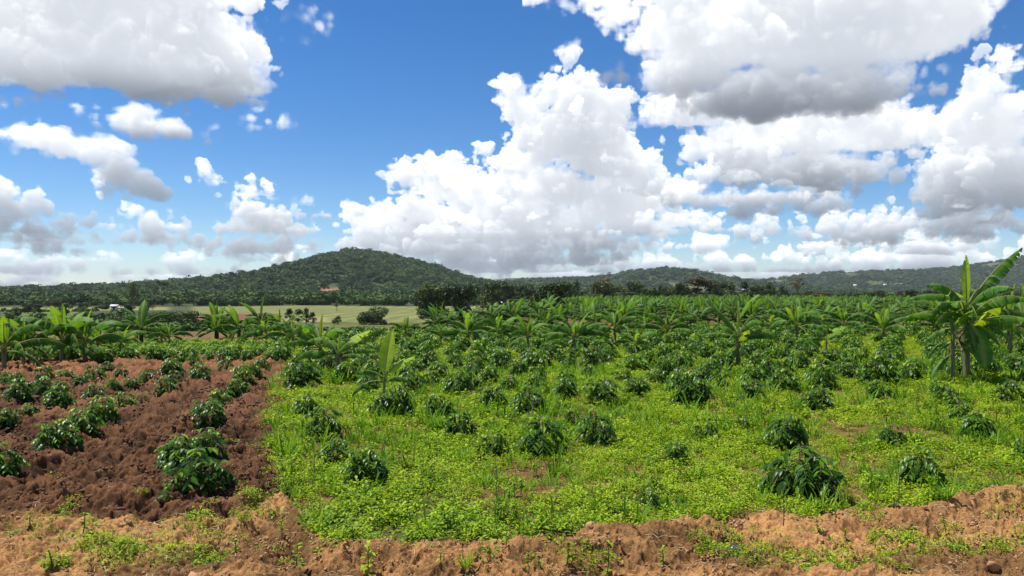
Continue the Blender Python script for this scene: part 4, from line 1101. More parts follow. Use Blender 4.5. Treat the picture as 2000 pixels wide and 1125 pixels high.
CLOUDS = [
 # (depth, softness, [(x, y, rx, ry[, ddepth]) ...]) in photograph pixels
 (10, .15, 222, 105, [(60,90,150,120),(180,40,190,120),(320,70,150,125),(425,130,80,85),(250,120,200,85),(370,165,120,60),(-80,60,120,120),(200,-40,300,100),(330,-30,120,80),(400,50,60,60),(440,75,50,45)]),
 (14, .6, 120, 80, [(480,40,34,28),(520,44,30,16),(555,58,24,12),(600,40,26,18),(615,65,20,14),(500,95,26,22),(70,175,60,14),(100,185,30,14)]),
 (14, .75, 140, 90, [(515,60,44,18),(560,48,36,14),(600,62,34,14),(625,50,24,16),(585,80,30,10),(470,95,30,22),(1215,150,40,14),(1250,165,30,14),(1290,150,30,20)]),
 (20, .35, 282, 60, [(280,245,100,32),(220,232,60,22),(350,258,45,18),(500,250,42,22),(562,256,24,22),(470,245,30,16)]),
 (22, .35, 400, 140, [(60,268,50,24),(130,285,80,36),(180,300,70,34),(225,335,55,42),(262,365,46,32),(200,385,26,34),(0,250,40,22),(225,290,24,16)]),
 (16, .3, 200, 90, [(0,150,34,46),(-10,200,30,22),(15,120,30,30)]),
 (24, .1, 462, 110, [(-10,395,50,46),(35,420,60,42),(85,440,44,28),(20,452,100,22),(110,452,30,18)]),
 (26, .15, 495, 90, [(240,425,18,20),(238,448,44,26),(205,440,26,34),(285,446,30,20),(325,448,18,16),(262,466,80,16),(195,405,14,36),(165,470,30,18),(150,488,42,13),(60,478,60,12),(20,480,50,14)]),
 (20, .05, 540, 200, [(393,338,16,20),(412,362,22,18),(436,382,20,18),(470,378,22,20),(532,386,26,16),(482,412,62,32),(545,418,42,30),(500,445,86,32),(580,468,42,24),(612,474,18,16),(430,487,62,20),(515,490,84,22),(400,495,30,14),(560,515,50,14),(595,495,36,20),(475,525,30,12)]),
 (12, .4, 412, 20, [(590,402,24,8)]),
 (12, .1, 445, 50, [(655,420,26,12),(700,412,40,16),(742,412,40,16),(790,428,46,14)]),
 (24, .0, 500, 190, [(985,165,24,24),(1000,190,34,34),(1022,222,46,40),(1096,140,26,34),(1085,185,62,55),(1150,180,50,42),(1200,215,46,48),(1130,262,110,80),(1062,280,78,60),(1185,312,100,70),(1245,318,50,54),(1265,270,26,28),(1000,325,86,36),(930,335,60,32),(870,340,60,34),(800,350,50,28),(775,335,28,18),(845,325,44,20),(1300,375,40,30),(1255,375,50,40)]),
 (26, .0, 535, 110, [(960,380,150,52),(1085,380,120,66),(1185,400,120,70),(820,420,80,40),(765,446,76,34),(900,448,150,56),(1050,452,150,62),(700,440,60,26),(1240,400,70,50),(1330,430,60,34),(1000,420,120,60),(715,462,36,22),(750,480,70,22),(850,492,140,28),(1000,496,150,26),(1150,470,110,34),(1250,450,80,30),(910,520,120,14)]),
 (9, .35, 470, 60, [(880,355,62,26),(1250,445,40,18),(1290,452,40,14),(1240,428,16,14)]),
 (12, .3, 240, 130, [(1160,5,56,26),(1230,30,80,40),(1330,50,120,80),(1450,70,170,110),(1620,60,220,130),(1790,45,150,105),(1900,30,66,60),(1350,150,100,80),(1500,190,170,70),(1650,185,150,60),(1285,165,34,46),(1760,150,70,50),(1500,-30,400,70)]),
 (22, .12, 390, 110, [(1350,225,100,46),(1270,235,40,40),(1450,290,110,70),(1590,270,150,60),(1690,265,110,60),(1560,335,150,52),(1440,330,60,40),(1660,335,90,40),(1620,370,60,24),(1720,340,40,20)]),
 (18, .0, 470, 170, [(1938,112,26,28),(1962,150,26,36),(1925,170,42,44),(1895,215,60,54),(1950,245,66,60),(1850,250,70,46),(1820,240,40,40),(1900,320,120,62),(1975,360,80,80),(1860,380,100,54),(1800,330,44,40),(1985,280,40,40),(1830,420,60,26)]),
 (15, .0, 405, 70, [(1380,362,36,30),(1470,345,56,26),(1530,352,34,22),(1300,385,44,28),(1265,375,40,28),(1340,385,40,18)]),
 (13, .15, 425, 60, [(1440,392,110,24),(1540,385,60,22),(1590,402,52,18),(1360,400,40,18),(1480,412,60,14)]),
 (27, .0, 490, 70, [(1375,446,58,22),(1360,430,24,16),(1500,440,24,20),(1515,462,54,20),(1590,462,50,16),(1655,440,44,26),(1625,455,50,22),(1730,430,26,20),(1760,445,44,28),(1700,458,90,22)]),
 (14, .1, 452, 70, [(1925,410,26,22),(1905,432,34,16)]),
 (20, .1, 470, 60, [(1860,440,100,26),(1960,440,80,26),(1800,432,40,20),(1900,455,110,14)]),
 (32, .0, 508, 34, [(1230,490,40,14),(1300,484,50,18),(1390,480,46,20),(1470,486,50,16),(1560,482,60,22),(1650,478,50,24),(1725,474,52,26),(1800,482,50,20),(1870,486,60,18),(1950,484,50,22),(2010,490,50,20),(1150,505,60,12),(1080,512,60,12)]),
 (36, .05, 534, 34, [(1120,524,50,9),(1200,516,46,11),(1290,510,50,13),(1370,505,46,13),(1450,508,60,12),(1540,505,50,14),(1630,508,60,13),(1720,506,50,14),(1820,506,60,14),(1920,508,60,14),(2000,512,50,12),(1250,528,60,8),(1400,526,70,8),(1520,526,60,8),(1650,528,70,8),(1780,526,60,8),(1900,530,70,8),(1000,528,60,9),(940,520,40,9)]),
 (39, .3, 556, 40, [(1000,545,90,10),(1150,544,110,10),(1300,544,110,10),(1450,543,110,10),(1600,543,110,10),(1750,543,120,10),(1900,545,120,10),(150,556,60,7)]),
 (30, .2, 540, 50, [(165,515,30,10),(330,515,46,12),(260,530,80,12),(30,520,60,10),(350,505,26,7),(215,512,26,8)]),
 (36, .0, 565, 40, [(85,552,30,14),(110,560,40,8),(20,562,20,8),(245,545,40,14),(290,552,60,10),(545,530,30,16),(575,520,30,10)]),
]

# ------------------------------------------------------------------ trees one can tell apart: (px, base, top, width, kind, variant, label[, distance])
TREES = [
 (845, 630, 556, 64, 'broad', 0, 'left of the twin dark round trees standing at the end of the maize'), (894, 632, 555, 72, 'broad', 1, 'right of the twin dark round trees standing at the end of the maize'),
 (952, 626, 566, 54, 'conical', 1, 'olive-green conical tree just right of the twin dark trees'), (1085, 616, 553, 80, 'broad', 3, 'big round black-green tree in the middle of the treeline'),
 (1047, 614, 575, 44, 'broad', 2, 'olive tree touching the left side of the big round black-green tree'), (1127, 606, 546, 16, 'conical', 0, 'thin dark pointed tree right of the big round one', 220),
 (1181, 600, 543, 46, 'sparse', 0, 'pale thin-leaved tree rising behind the treeline', 330), (512, 639, 611, 50, 'bush', 0, 'round dark bush on the bare brown strip'),
 (566, 634, 602, 18, 'tall', 0, 'leftmost of four slim brownish trees before the maize'), (583, 635, 603, 18, 'tall', 2, 'second of four slim brownish trees before the maize'), (598, 634, 601, 18, 'tall', 3, 'third of four slim brownish trees before the maize'), (611, 635, 609, 15, 'tall', 0, 'shortest and rightmost of four slim brownish trees'),
 (730, 633, 599, 60, 'bush', 1, 'wide dark bush in front of the maize field'), (657, 633, 617, 20, 'bush', 0, 'small dark bush between the slim trees and the wide bush'), (658, 607, 591, 20, 'sparse', 1, 'small lone tree in the far part of the maize'),
 (259, 600, 551, 28, 'tall', 3, 'tall dark tree standing above the left treeline'), (300, 592, 549, 24, 'sparse', 1, 'flat-crowned tree on the skyline right of the tall dark one', 480), (318, 590, 549, 22, 'umbrella', 0, 'dark umbrella-shaped tree on the skyline left of the hill', 500),
 (55, 612, 592, 20, 'broad', 0, 'small dark tree left of a pair in the left maize'), (74, 612, 593, 16, 'broad', 1, 'rounded tree in the left maize, second from the left'), (108, 606, 583, 18, 'broad', 2, 'orange-brown crowned tree behind the left maize', 400), (130, 616, 592, 24, 'broad', 3, 'dark tree behind the tall left-hand banana'),
 (164, 606, 590, 24, 'broad', 0, 'round tree left of the white farmhouse'), (205, 604, 588, 30, 'bush', 0, 'dark hedge-like tree against the white farmhouse'), (250, 615, 594, 18, 'broad', 1, 'small round tree right of the white farmhouse'), (285, 608, 593, 16, 'broad', 3, 'little dark tree in the pale field below the skyline trees'),
 (299, 612, 594, 12, 'sparse', 0, 'thin bare-stemmed tree in the pale field'), (366, 642, 607, 60, 'bush', 1, 'biggest dark bush mass beside the bare brown strip'), (330, 640, 608, 50, 'bush', 0, 'dark bush left of the biggest bush mass'), (296, 634, 610, 40, 'bush', 2, 'olive bush in the valley below the pale field'),
 (240, 634, 614, 38, 'bush', 1, 'dark valley bush behind the low dark banana'), (200, 630, 612, 34, 'bush', 0, 'dark valley bush behind the left-hand banana row'), (160, 628, 608, 30, 'bush', 2, 'valley bush behind the thin-speared banana'), (404, 642, 631, 26, 'umbrella', 0, 'low flat-topped acacia in front of the bare brown strip'),
 (30, 618, 600, 22, 'bush', 0, 'dark bush on the far left beside the green field'), (1160, 606, 574, 46, 'broad', 2, 'grey-green rounded tree right of the thin pointed one', 215), (1225, 604, 570, 52, 'broad', 0, 'domed dark tree above the flag-leaved banana', 230), (1272, 602, 562, 44, 'broad', 3, 'dark tree left of the tall brownish pair', 240),
 (1330, 602, 558, 40, 'tall', 1, 'olive tree at the left foot of the tall brownish pair', 240), (1362, 600, 541, 44, 'tall', 2, 'tallest brownish tree of the right treeline', 250), (1394, 600, 547, 38, 'tall', 1, 'slightly lower partner of the tallest brownish tree', 250), (1366, 606, 574, 56, 'broad', 1, 'domed dark tree below the tallest brownish tree', 200),
 (1425, 602, 556, 40, 'conical', 0, 'dark pointed tree right of the tall brownish pair', 250), (1478, 600, 556, 36, 'conical', 1, 'first of three dark conifers right of centre', 260), (1503, 600, 550, 34, 'conical', 0, 'middle and tallest of three dark conifers', 265), (1528, 600, 557, 38, 'conical', 2, 'last of three dark conifers, beside the lone round-topped tree', 260),
 (1557, 600, 540, 32, 'sparse', 0, 'lone round-topped tree on a bare trunk against the ridge', 270), (1606, 602, 571, 44, 'tall', 2, 'rusty brown tree right of the lone round-topped tree', 240), (1578, 602, 578, 40, 'broad', 2, 'low olive tree below the lone round-topped tree', 230), (1005, 606, 584, 40, 'broad', 2, 'low olive tree between the conical tree and the big round one', 190),
 (975, 604, 586, 18, 'broad', 2, 'orange-tinted small tree beside the far white roofs', 330), (1001, 603, 586, 20, 'sparse', 0, 'second orange-tinted small tree beside the far white roofs', 335), (1290, 600, 556, 20, 'conical', 0, 'narrow dark spire left of the olive tree', 250), (1200, 598, 560, 30, 'broad', 3, 'dark tree behind the domed one, above the flag-leaved banana', 290),
]
tree_land = []
def tree(px, base, top, w, kind, var, label, dist=None, group='trees beyond the fields'):
    if dist: Y = dist; X = (px - 1000) / F * Y
    else: X, Y = ground_at(px, base)
    z = float(base_z(X, Y))
    H = CAM_H + (562 - top) / F * Y - z
    W = w / F * Y
    cm, tm = TREE[kind][var % len(TREE[kind])]
    sx = W
    root = tag(link('tree' if kind != 'bush' else 'bush', None, None, (X, Y, z), (0, 0, rc.uniform(0, 6.28)), (sx, sx, H)), label, 'tree' if kind != 'bush' else 'bush', group)
    link('crown', cm, root); link('trunk', tm, root)
    return root
for t in TREES: tree(*t)
TL = [(1085, 600, 'the big round tree'), (1225, 590, 'the domed dark tree'), (1362, 585, 'the tallest brownish tree'), (1503, 585, 'the three conifers'), (1557, 585, 'the lone round-topped tree'), (1700, 590, 'the striped-leaf banana'), (1887, 590, 'the tallest banana'), (1127, 590, 'the thin pointed tree'), (952, 600, 'the olive conical tree')]
belt = []
for _ in range(4000):
    if len(belt) >= 84: break
    px = rc.uniform(925, 2040); Y = rc.uniform(196, 330)
    if px > 1560: Y = rc.uniform(230, 420)
    X = (px - 1000) / F * Y
    if all((X - a) ** 2 + (Y - b) ** 2 > 36 for a, b, _ in belt): belt.append((X, Y, px))
belt.sort(key=lambda q: q[1])
items = [(px, 562 + (CAM_H - float(base_z(X, Y))) / Y * F, 'dark') for X, Y, px in belt]
for (X, Y, px), lab in zip(belt, relate(items, TL, 'treeline tree')):
    kind = rc.choice(['broad', 'broad', 'broad', 'bush', 'tall', 'conical'])
    H = CAM_H + (562 - (rc.uniform(548, 575) if px < 1560 else rc.uniform(565, 582))) / F * Y - float(base_z(X, Y))
    cm, tm = TREE[kind][rc.randrange(len(TREE[kind]))]
    wd = {'broad': .95, 'tall': .5, 'conical': .45, 'bush': 1.3}[kind] * H
    root = tag(link('tree', None, None, (X, Y, float(base_z(X, Y))), (0, 0, rc.uniform(0, 6.28)), (wd, wd, H)), lab, 'tree', 'trees of the dark treeline')
    link('crown', cm, root); link('trunk', tm, root)

# ------------------------------------------------------------------ woods
def wood(name, label, X, Y, Z, size):
    stuff(name, label, FOREST, np.stack([X, Y, Z], 1), rg.uniform(0, 6.28, len(X)), np.stack([size * rg.uniform(.9, 1.25, len(X)), size * rg.uniform(.9, 1.25, len(X)), size * rg.uniform(.75, 1.15, len(X))], 1), np.where(rg.uniform(-.5, .5, len(X)) < fbm(X / (30 + Y * .05), Y / (30 + Y * .05), 3, 37) * 1.3 - .12, rg.integers(3, 6, len(X)), rg.integers(0, 3, len(X))))
for key, dens, sz in (('hill', 1 / 36., 8.8), ('knoll', 1 / 130., 11), ('spur', 1 / 150., 12), ('ridge', 1 / 210., 13), ('left_hills', 1 / 210., 13)):
    h = HILLS[key]; cx, _ = poly(h['crest'])
    x0, x1 = (max(cx.min(), -500) - 1000) / F * h['Yc'], (min(cx.max(), 2120) - 1000) / F * h['Yc']
    y0, y1 = h['Yc'] - h['w'], h['Yc'] + h['w'] * .15
    n = int((x1 - x0) * (y1 - y0) * dens)
    X = rg.uniform(x0, x1, n); Y = rg.uniform(y0, y1, n); Z = hill_z(h, X, Y)
    keep = (Z > base_z(X, Y) - 1) & ((key == 'hill') | (fbm(X / 150, Y / 150, 3, 27) < .36 + rg.uniform(-.08, .12, n))) & (fbm(X / 24, Y / 24, 2, 29) > -.34)
    if key == 'hill':
        p = X / Y * F + 1000; q = 562 - (Z - CAM_H) / Y * F
        for (a, b, rx, ry) in ((642, 574, 30, 13), (722, 571, 14, 3), (655, 566, 10, 4), (800, 555, 24, 4)):
            keep &= ((p - a) / rx) ** 2 + ((q - b) / ry) ** 2 > rg.uniform(.6, 1.1, n)
    X, Y, Z = X[keep], Y[keep], Z[keep]
    wood('forest', {'hill': 'dense dark green forest covering the main rounded hill', 'knoll': 'woods on the small round knoll left of the main hill', 'spur': 'woods covering the rounded hill right of centre', 'ridge': 'woods covering the long grey-green ridge on the right', 'left_hills': 'thin woods along the low far hills on the left'}[key], X, Y, Z, sz * np.clip(np.exp(rg.normal(-.12, .33, len(X))), .4, 1.7))
# foot of the hill and the valley floor
n = 11500
Y = np.sqrt(rg.uniform(395 ** 2, 1150 ** 2, n)); p = rg.uniform(-420, 1000, n); X = (p - 1000) / F * Y
keep = (fbm(X / 60, Y / 60, 3, 33) < .28) & ~((p > 1100) & (p < 1195) & (Y > 500) & (Y < 780))
keep &= Y > np.interp(p, [-420, 330, 380, 620, 820, 1000], [425, 425, 435, 445, 440, 420])
X, Y = X[keep], Y[keep]
wood('valley_woods', 'woods at the foot of the main hill beyond the maize fields', X, Y, base_z(X, Y), rg.uniform(5.0, 10.5, len(X)))
n = 3200
Y = np.sqrt(rg.uniform(330 ** 2, 1900 ** 2, n)); p = rg.uniform(960, 2400, n); X = (p - 1000) / F * Y
keep = ~((p > 1105) & (p < 1195) & (Y > 480) & (Y < 800)); X, Y = X[keep], Y[keep]
wood('plain_woods', 'dark band of woods on the plain before the right-hand ridge', X, Y, base_z(X, Y), rg.uniform(4.5, 7.5, len(X)))
# scrub in the left valley between the coffee and the maize
n = 120
p = rg.uniform(-40, 430, n); Y = rg.uniform(92, 200, n); X = (p - 1000) / F * Y
keep = (fbm(X / 26, Y / 22, 2, 35) < .22) & ~((p < 180) & (Y > 185)) & ~((p > 375) & (Y > 150)); X, Y = X[keep], Y[keep]
wood('valley_scrub', 'low dark scrub filling the small valley on the left', X, Y, base_z(X, Y) - .3, rg.uniform(1.6, 4.0, len(X)))
n = 60
p = np.concatenate([rg.uniform(-60, 330, 25), rg.uniform(20, 200, 35)]); Y = np.concatenate([rg.uniform(268, 300, 25), rg.uniform(262, 266, 35)]); X = (p - 1000) / F * Y
wood('hedge_scrub', 'dark hedge bushes between the left green field and the maize', X, Y, base_z(X, Y) - .3, rg.uniform(1.0, 2.8, n))
n = 150
p = rg.uniform(430, 840, n); Y = rg.uniform(66, 96, n); X = (p - 1000) / F * Y
wood('field_edge_scrub', 'low green scrub along the far edge of the plantation before the maize', X, Y, base_z(X, Y) - .2, rg.uniform(.5, 1.3, n))

# ------------------------------------------------------------------ houses
def box(g, x0, x1, y0, y1, z0, z1):
    V = [(x, y, z) for z in (z0, z1) for y in (y0, y1) for x in (x0, x1)]
    g.add(V, [[0, 2, 3, 1], [4, 5, 7, 6], [0, 1, 5, 4], [2, 6, 7, 3], [0, 4, 6, 2], [1, 3, 7, 5]])
def house(px, base, Y, w, dpt, h, roof, label):
    X = (px - 1000) / F * Y; z = float(base_z(X, Y))
    if Y > 2000: z = max(z, float(hill_z(HILLS['ridge'], np.array([X]), np.array([float(Y)]))[0]) + .6)
    if base: z = CAM_H + (562 - base) / F * Y
    root = tag(link('house', None, None, (X, Y, z), (0, 0, R(rc.uniform(-25, 25)))), label, 'house', 'small farmhouses far off')
    g = Geo(); box(g, -w / 2, w / 2, -dpt / 2, dpt / 2, -.5, h); link('wall', g.mesh('house_wall', M['wall_white'], False), root)
    g = Geo(); e = .5; rh = dpt * .28
    V = [(-w / 2 - e, -dpt / 2 - e, h - .1), (w / 2 + e, -dpt / 2 - e, h - .1), (w / 2 + e, 0, h + rh), (-w / 2 - e, 0, h + rh), (w / 2 + e, dpt / 2 + e, h - .1), (-w / 2 - e, dpt / 2 + e, h - .1)]
    V += [(a, b, c + .08) for a, b, c in V]
    g.add(V, [[6, 7, 8, 9], [9, 8, 10, 11], [1, 0, 3, 2], [2, 3, 5, 4], [0, 1, 7, 6], [4, 5, 11, 10], [0, 6, 9, 3], [3, 9, 11, 5], [1, 2, 8, 7], [2, 4, 10, 8]])
    link('roof', g.mesh('house_roof', M[roof], False), root)
    g = Geo(); box(g, -.45, .45, -dpt / 2 - .03, -dpt / 2 + .1, 0, 2.0); link('door', g.mesh('house_door', M['dark_hole'], False), root)
    for sx in (-.3, .3):
        g = Geo(); box(g, sx * w - .5, sx * w + .5, -dpt / 2 - .03, -dpt / 2 + .1, 1.0, 1.9); link('window', g.mesh('house_window', M['dark_hole'], False), root)
house(224, 605, 330, 2.2, 2.2, 1.7, 'roof_iron', 'small white farmhouse with a pale roof beyond the left banana row')
house(243, 605, 345, 3.2, 2.4, 1.2, 'roof_iron', 'low grey-roofed shed under dark trees beside the white farmhouse')
house(987, 597, 300, 4, 3, 1.2, 'roof_iron', 'left white-roofed house among the orange-tinted trees')
house(1004, 597, 305, 3, 3, 1.2, 'roof_iron', 'right smaller white-roofed house among the orange-tinted trees')
house(994, 628, 140, 2, 2, .8, 'roof_iron', 'low pale shed behind the bananas below the olive conical tree')
house(1457, 573, 420, 3.4, 3, 1.6, 'roof_iron', 'bright-roofed house between the treeline and the three conifers')
for k, (px, b) in enumerate(((1670, 566), (1682, 565), (1728, 567), (1752, 568), (1761, 567))):
    house(px, None, 2560, 12, 8, 3.5, 'roof_rust' if k % 2 else 'roof_iron', ['tiny far house, first from the left below the ridge', 'tiny far house, second from the left below the ridge', 'tiny far house, third from the left below the ridge', 'tiny far house, fourth from the left below the ridge', 'tiny far house, last on the right below the ridge'][k])

# ------------------------------------------------------------------ single plants and objects on the bank
def weed_plant(seed, h, n, leaf, whorl=True):
    rng = np.random.default_rng(seed); g = Geo(); st = Geo()
    st.tube([[0, 0, -.03], [h * .08, 0, h * .5], [h * .05, h * .05, h]], [.007, .005, .003], 5)
    P = []; D = []; L = []; T = []
    for k in range(n):
        q = .25 + .75 * k / max(n - 1, 1); a = k * 2.4 + rng.uniform(-.4, .4)
        for sg in (0, math.pi):
            P.append([h * .06, h * .03, h * q]); D.append([math.cos(a + sg), math.sin(a + sg), rng.uniform(-.1, .6)]); L.append(leaf * rng.uniform(.7, 1.15) * (1.1 - .45 * q)); T.append(np.clip(.32 + .25 * q + rng.normal(0, .1), 0, 1))
    L = np.array(L)
    V, Fq, k = leaf_block(np.array(P), np.array(D), L, L * .46, rng.uniform(.3, .8, len(L)), rng, 3, .25)
    g.add(V, Fq, tone=np.repeat(T, k))
    return g.mesh('weed_leaves', M['weed']), st.mesh('weed_stem', M['grass'])
def _tone(me):
    return me
WP = [weed_plant(1, .22, 6, .11), weed_plant(2, .32, 7, .13), weed_plant(3, .16, 5, .09), weed_plant(4, .42, 4, .16), weed_plant(5, .12, 4, .07)]
SINGLE = [
 (580, 1108, 1, 1.1, 'leafy weed by a dark hollow at the bottom edge, left of centre'), (715, 1118, 1, 1.3, 'bushy dark weed in the shaded hollow of the bank'), (1105, 1108, 0, 1.3, 'compact weed with upright leaves on the bank below the central grass'),
 (1182, 1118, 3, 1.0, 'tall weed with one broad glossy leaf held out over the bank'), (990, 1090, 0, .8, 'small two-leaved weed in the middle of the bare bank'), (1295, 1100, 2, 1.2, 'round tuft of weed on bare soil right of the broad-leaved one'),
 (1715, 1022, 0, 1.0, 'weed in a dark dip beside the burnt-looking stalks'), (1848, 1035, 3, .8, 'upright weed standing by the damp hollow on the right'), (1745, 1010, 2, 1.3, 'low weed on the lip of the bank below the pale coffee bush'), (1950, 1030, 0, .9, 'weed at the foot of the earth lump near the right edge'),
 (670, 1072, 0, .8, 'thin weed at the upper edge of the bank, left of centre'), (740, 1075, 2, .9, 'small weed rooted just under the weed carpet on the bank'), (620, 1098, 4, 1.0, 'tiny weed alone on dry soil near the bottom, left of centre'), (860, 1110, 4, 1.1, 'tiny pale weed at the bottom edge near the middle'),
 (460, 1075, 4, 1.3, 'little weed on the dry bank beside the green patch'), (550, 1045, 0, .9, 'weed at the corner where dug soil, weeds and bank meet'), (1418, 1040, 2, .9, 'thin weed on the earth lump left of the dark stone'), (1600, 1050, 1, .8, 'stringy weed rising before the bank lip under the biggest bush'),
 (1650, 1055, 2, .9, 'dark small weed in a crack of the right-hand bank'), (1795, 1085, 0, 1.0, 'pale weed at the edge of the damp hollow'), (160, 1058, 0, 1.3, 'green weed at the left end of the bank weeds'), (60, 1030, 2, 1.2, 'weed on the pale earth at the far left'), (100, 1112, 4, 1.8, 'dense little green cushion weed at the bottom left'),
 (890, 1062, 1, .8, 'slender weed on the bank edge just left of the middle'), (1190, 1010, 1, 1.0, 'weed standing out of the grass above the bank edge'), (795, 1020, 3, .9, 'tall weed with one pale round leaf in the grassy patch'),
]
rw = random.Random(5)
for px, py, v, s, lab in SINGLE:
    x, y = ground_at(px, py); lv, st = WP[v]
    root = tag(link('weed_plant', None, None, (x, y, float(ground_z(x, y)) - .01), (R(rw.uniform(-6, 6)), R(rw.uniform(-6, 6)), rw.uniform(0, 6.28)), s), lab, 'weed', 'single weeds on the earth bank')
    link('leaves', lv, root); link('stem', st, root)
# bare dark stalks standing in the weeds
for k, (px, py, h, lab) in enumerate(((613, 938, .62, 'thin dark bare stalk standing left of the lowest weed-row bush'), (969, 968, .55, 'thin dark stalk in the weeds below the flattened coffee bush'), (1755, 1005, .75, 'tall thin stalk sticking up behind the right-hand bank lip'), (1530, 1030, .5, 'thin dry stalk in front of the biggest coffee bush'))):
    x, y = ground_at(px, py); g = Geo()
    g.tube([[0, 0, -.03], [.01, 0, h * .5], [-.015, .01, h]], [.007, .005, .002], 5, tone=.1)
    for q in (.45, .6, .75, .9):
        g.tube([[0, 0, h * q], [.05 * (-1) ** int(q * 20), .02, h * q + .05]], [.003, .0015], 4, tone=.1)
    tag(link('stalk', g.mesh('stalk', M['coffee_stem']), None, (x, y, float(ground_z(x, y)))), lab, 'stalk', 'bare stalks among the weeds')
# yellow-green ferny weed and dark stone
x, y = ground_at(910, 1112)
tag(link('feathery_weed', grass_tuft(260, 30, .30, .035), None, (x, y, float(ground_z(x, y))), (0, 0, .4), 1.1), 'feathery yellow-green weed standing upright on the bare bank', 'weed')
g = Geo(); rngs = np.random.default_rng(3)
u_, v_ = np.meshgrid(np.linspace(0, 2 * math.pi, 13)[:-1], np.linspace(.05, math.pi - .05, 8))
V = np.stack([np.cos(u_) * np.sin(v_) * .095, np.sin(u_) * np.sin(v_) * .06, np.cos(v_) * .05], -1).reshape(-1, 3) * (1 + .12 * vnoise(u_.ravel() * 1.3, v_.ravel() * 1.3, 2))[:, None]
idx = np.arange(8 * 12).reshape(8, 12)
g.add(V, np.stack([idx[:-1], idx[1:], np.roll(idx, -1, 1)[1:], np.roll(idx, -1, 1)[:-1]], -1).reshape(-1, 4))
g.add(V[:12], np.array([[0, i, i + 1] for i in range(1, 11)])); g.add(V[-12:], np.array([[0, i + 1, i] for i in range(1, 11)]))
x, y = ground_at(1437, 1072)
tag(link('stone', g.mesh('stone', M['stone']), None, (x, y, float(ground_z(x, y)) + .03), (0, .2, .5)), 'smooth dark blue-grey stone half buried among weeds on the bank', 'stone')

# ------------------------------------------------------------------ camera, sun, sky
cam = bpy.data.cameras.new('camera'); cam.sensor_width = 36; cam.lens = 27.0; cam.clip_start = .1; cam.clip_end = 40000
co = bpy.data.objects.new('camera', cam); COL.objects.link(co); co.location = (0, 0, CAM_H); co.rotation_euler = (R(90), 0, 0)
scene.camera = co
SUN = Vector((-.36, .14, .92)).normalized()
sl = bpy.data.lights.new('sun', 'SUN'); sl.energy = 5.0; sl.angle = R(.53); sl.color = (1, .955, .88)
so = bpy.data.objects.new('sun', sl); COL.objects.link(so); so.rotation_euler = (-SUN).to_track_quat('-Z', 'Y').to_euler(); so.location = (0, 0, 300)

w = bpy.data.worlds.new('World'); scene.world = w; w.use_nodes = True
nt = w.node_tree; nt.nodes.clear(); L = nt.links
N = lambda t, **kw: _node(nt, t, **kw)
SKY = .08
sky = N('ShaderNodeTexSky'); sky.sky_type = 'NISHITA'; sky.sun_disc = False
sky.sun_elevation = math.asin(SUN.z); sky.sun_rotation = math.atan2(SUN.x, SUN.y); sky.altitude = 1300; sky.air_density = 1.0; sky.dust_density = 0.0; sky.ozone_density = 3.0
hs = N('ShaderNodeHueSaturation'); hs.inputs['Saturation'].default_value = 1.3; hs.inputs['Value'].default_value = 1.0; L.new(sky.outputs[0], hs.inputs['Color'])
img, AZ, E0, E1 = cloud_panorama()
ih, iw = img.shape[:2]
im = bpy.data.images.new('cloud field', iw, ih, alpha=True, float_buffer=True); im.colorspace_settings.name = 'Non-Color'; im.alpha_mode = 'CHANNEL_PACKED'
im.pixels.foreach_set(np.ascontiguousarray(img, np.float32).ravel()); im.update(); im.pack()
tc = N('ShaderNodeTexCoord'); sep = N('ShaderNodeSeparateXYZ'); L.new(tc.outputs['Generated'], sep.inputs[0])
az = math_n(nt, 'ARCTAN2', sep.outputs[0], sep.outputs[1]); el = math_n(nt, 'ARCSINE', sep.outputs[2])
uu = math_n(nt, 'MULTIPLY_ADD', az, 1 / (2 * AZ), .5); vv = math_n(nt, 'MULTIPLY_ADD', el, 1 / (E1 - E0), -E0 / (E1 - E0))
cmb = N('ShaderNodeCombineXYZ'); L.new(uu, cmb.inputs[0]); L.new(vv, cmb.inputs[1])
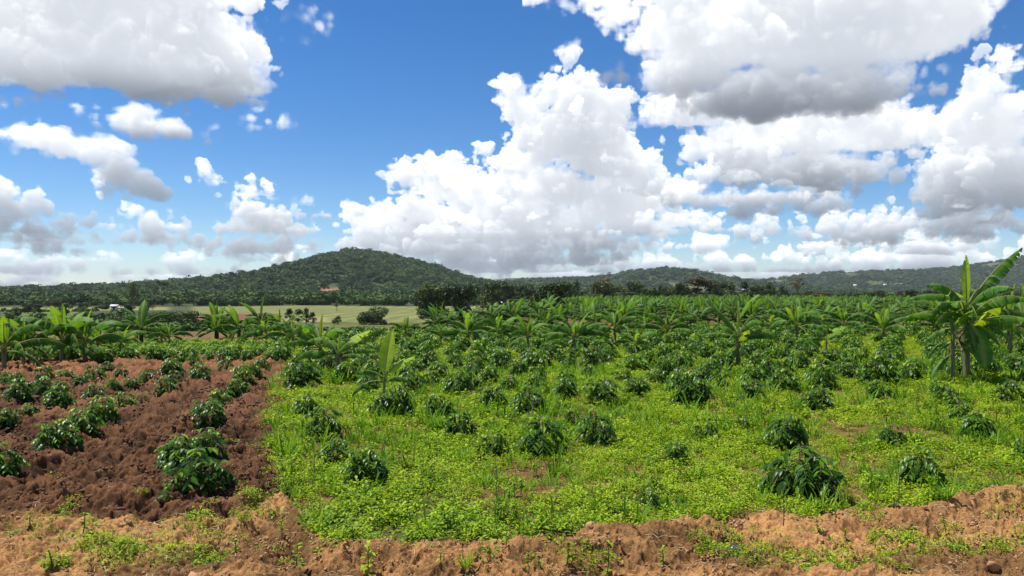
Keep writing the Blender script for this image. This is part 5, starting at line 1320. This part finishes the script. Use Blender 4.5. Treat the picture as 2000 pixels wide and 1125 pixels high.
it = N('ShaderNodeTexImage', image=im, extension='MIRROR', interpolation='Linear'); L.new(cmb.outputs[0], it.inputs[0])
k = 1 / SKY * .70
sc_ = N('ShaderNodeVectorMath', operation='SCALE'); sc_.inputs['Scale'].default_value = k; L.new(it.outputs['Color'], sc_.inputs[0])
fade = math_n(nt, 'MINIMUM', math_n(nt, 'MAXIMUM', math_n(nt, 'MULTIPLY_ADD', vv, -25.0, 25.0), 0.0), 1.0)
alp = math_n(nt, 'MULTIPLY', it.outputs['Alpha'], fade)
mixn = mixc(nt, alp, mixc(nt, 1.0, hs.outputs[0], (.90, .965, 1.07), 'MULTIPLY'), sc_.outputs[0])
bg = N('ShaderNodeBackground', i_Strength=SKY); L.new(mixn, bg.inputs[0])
wo = N('ShaderNodeOutputWorld'); L.new(bg.outputs[0], wo.inputs[0])

scene.view_settings.view_transform = 'Standard'; scene.view_settings.look = 'None'; scene.view_settings.exposure = .55; scene.view_settings.gamma = 1
cy = scene.cycles
cy.max_bounces = 6; cy.diffuse_bounces = 2; cy.glossy_bounces = 2; cy.transmission_bounces = 3; cy.transparent_max_bounces = 4
cy.use_adaptive_sampling = True; cy.adaptive_threshold = .015; cy.use_denoising = True; cy.denoiser = 'OPENIMAGEDENOISE'; cy.denoising_input_passes = 'RGB_ALBEDO_NORMAL'; cy.denoising_prefilter = 'ACCURATE'
cy.sample_clamp_indirect = 4
w.cycles.sample_map_resolution = 512
print('weeds', n_weeds, 'bananas', n_far, 'coffee rest', n_rest, 'objects', len(scene.objects))

# ------------------------------------------------------------------ air
g = Geo(); box(g, -5200, 5200, -60, 9000, -60, 190)
hm, hnt, HN = new_mat('air')
pv = HN('ShaderNodeVolumePrincipled'); pv.inputs['Color'].default_value = (.80, .88, 1, 1); pv.inputs['Density'].default_value = .00005; pv.inputs['Anisotropy'].default_value = .2
ho = HN('ShaderNodeOutputMaterial'); hnt.links.new(pv.outputs[0], ho.inputs['Volume'])
tag(link('haze', g.mesh('haze', hm, False)), 'thin bluish air that pales the distant hills', kind='stuff')
cy.volume_bounces = 0
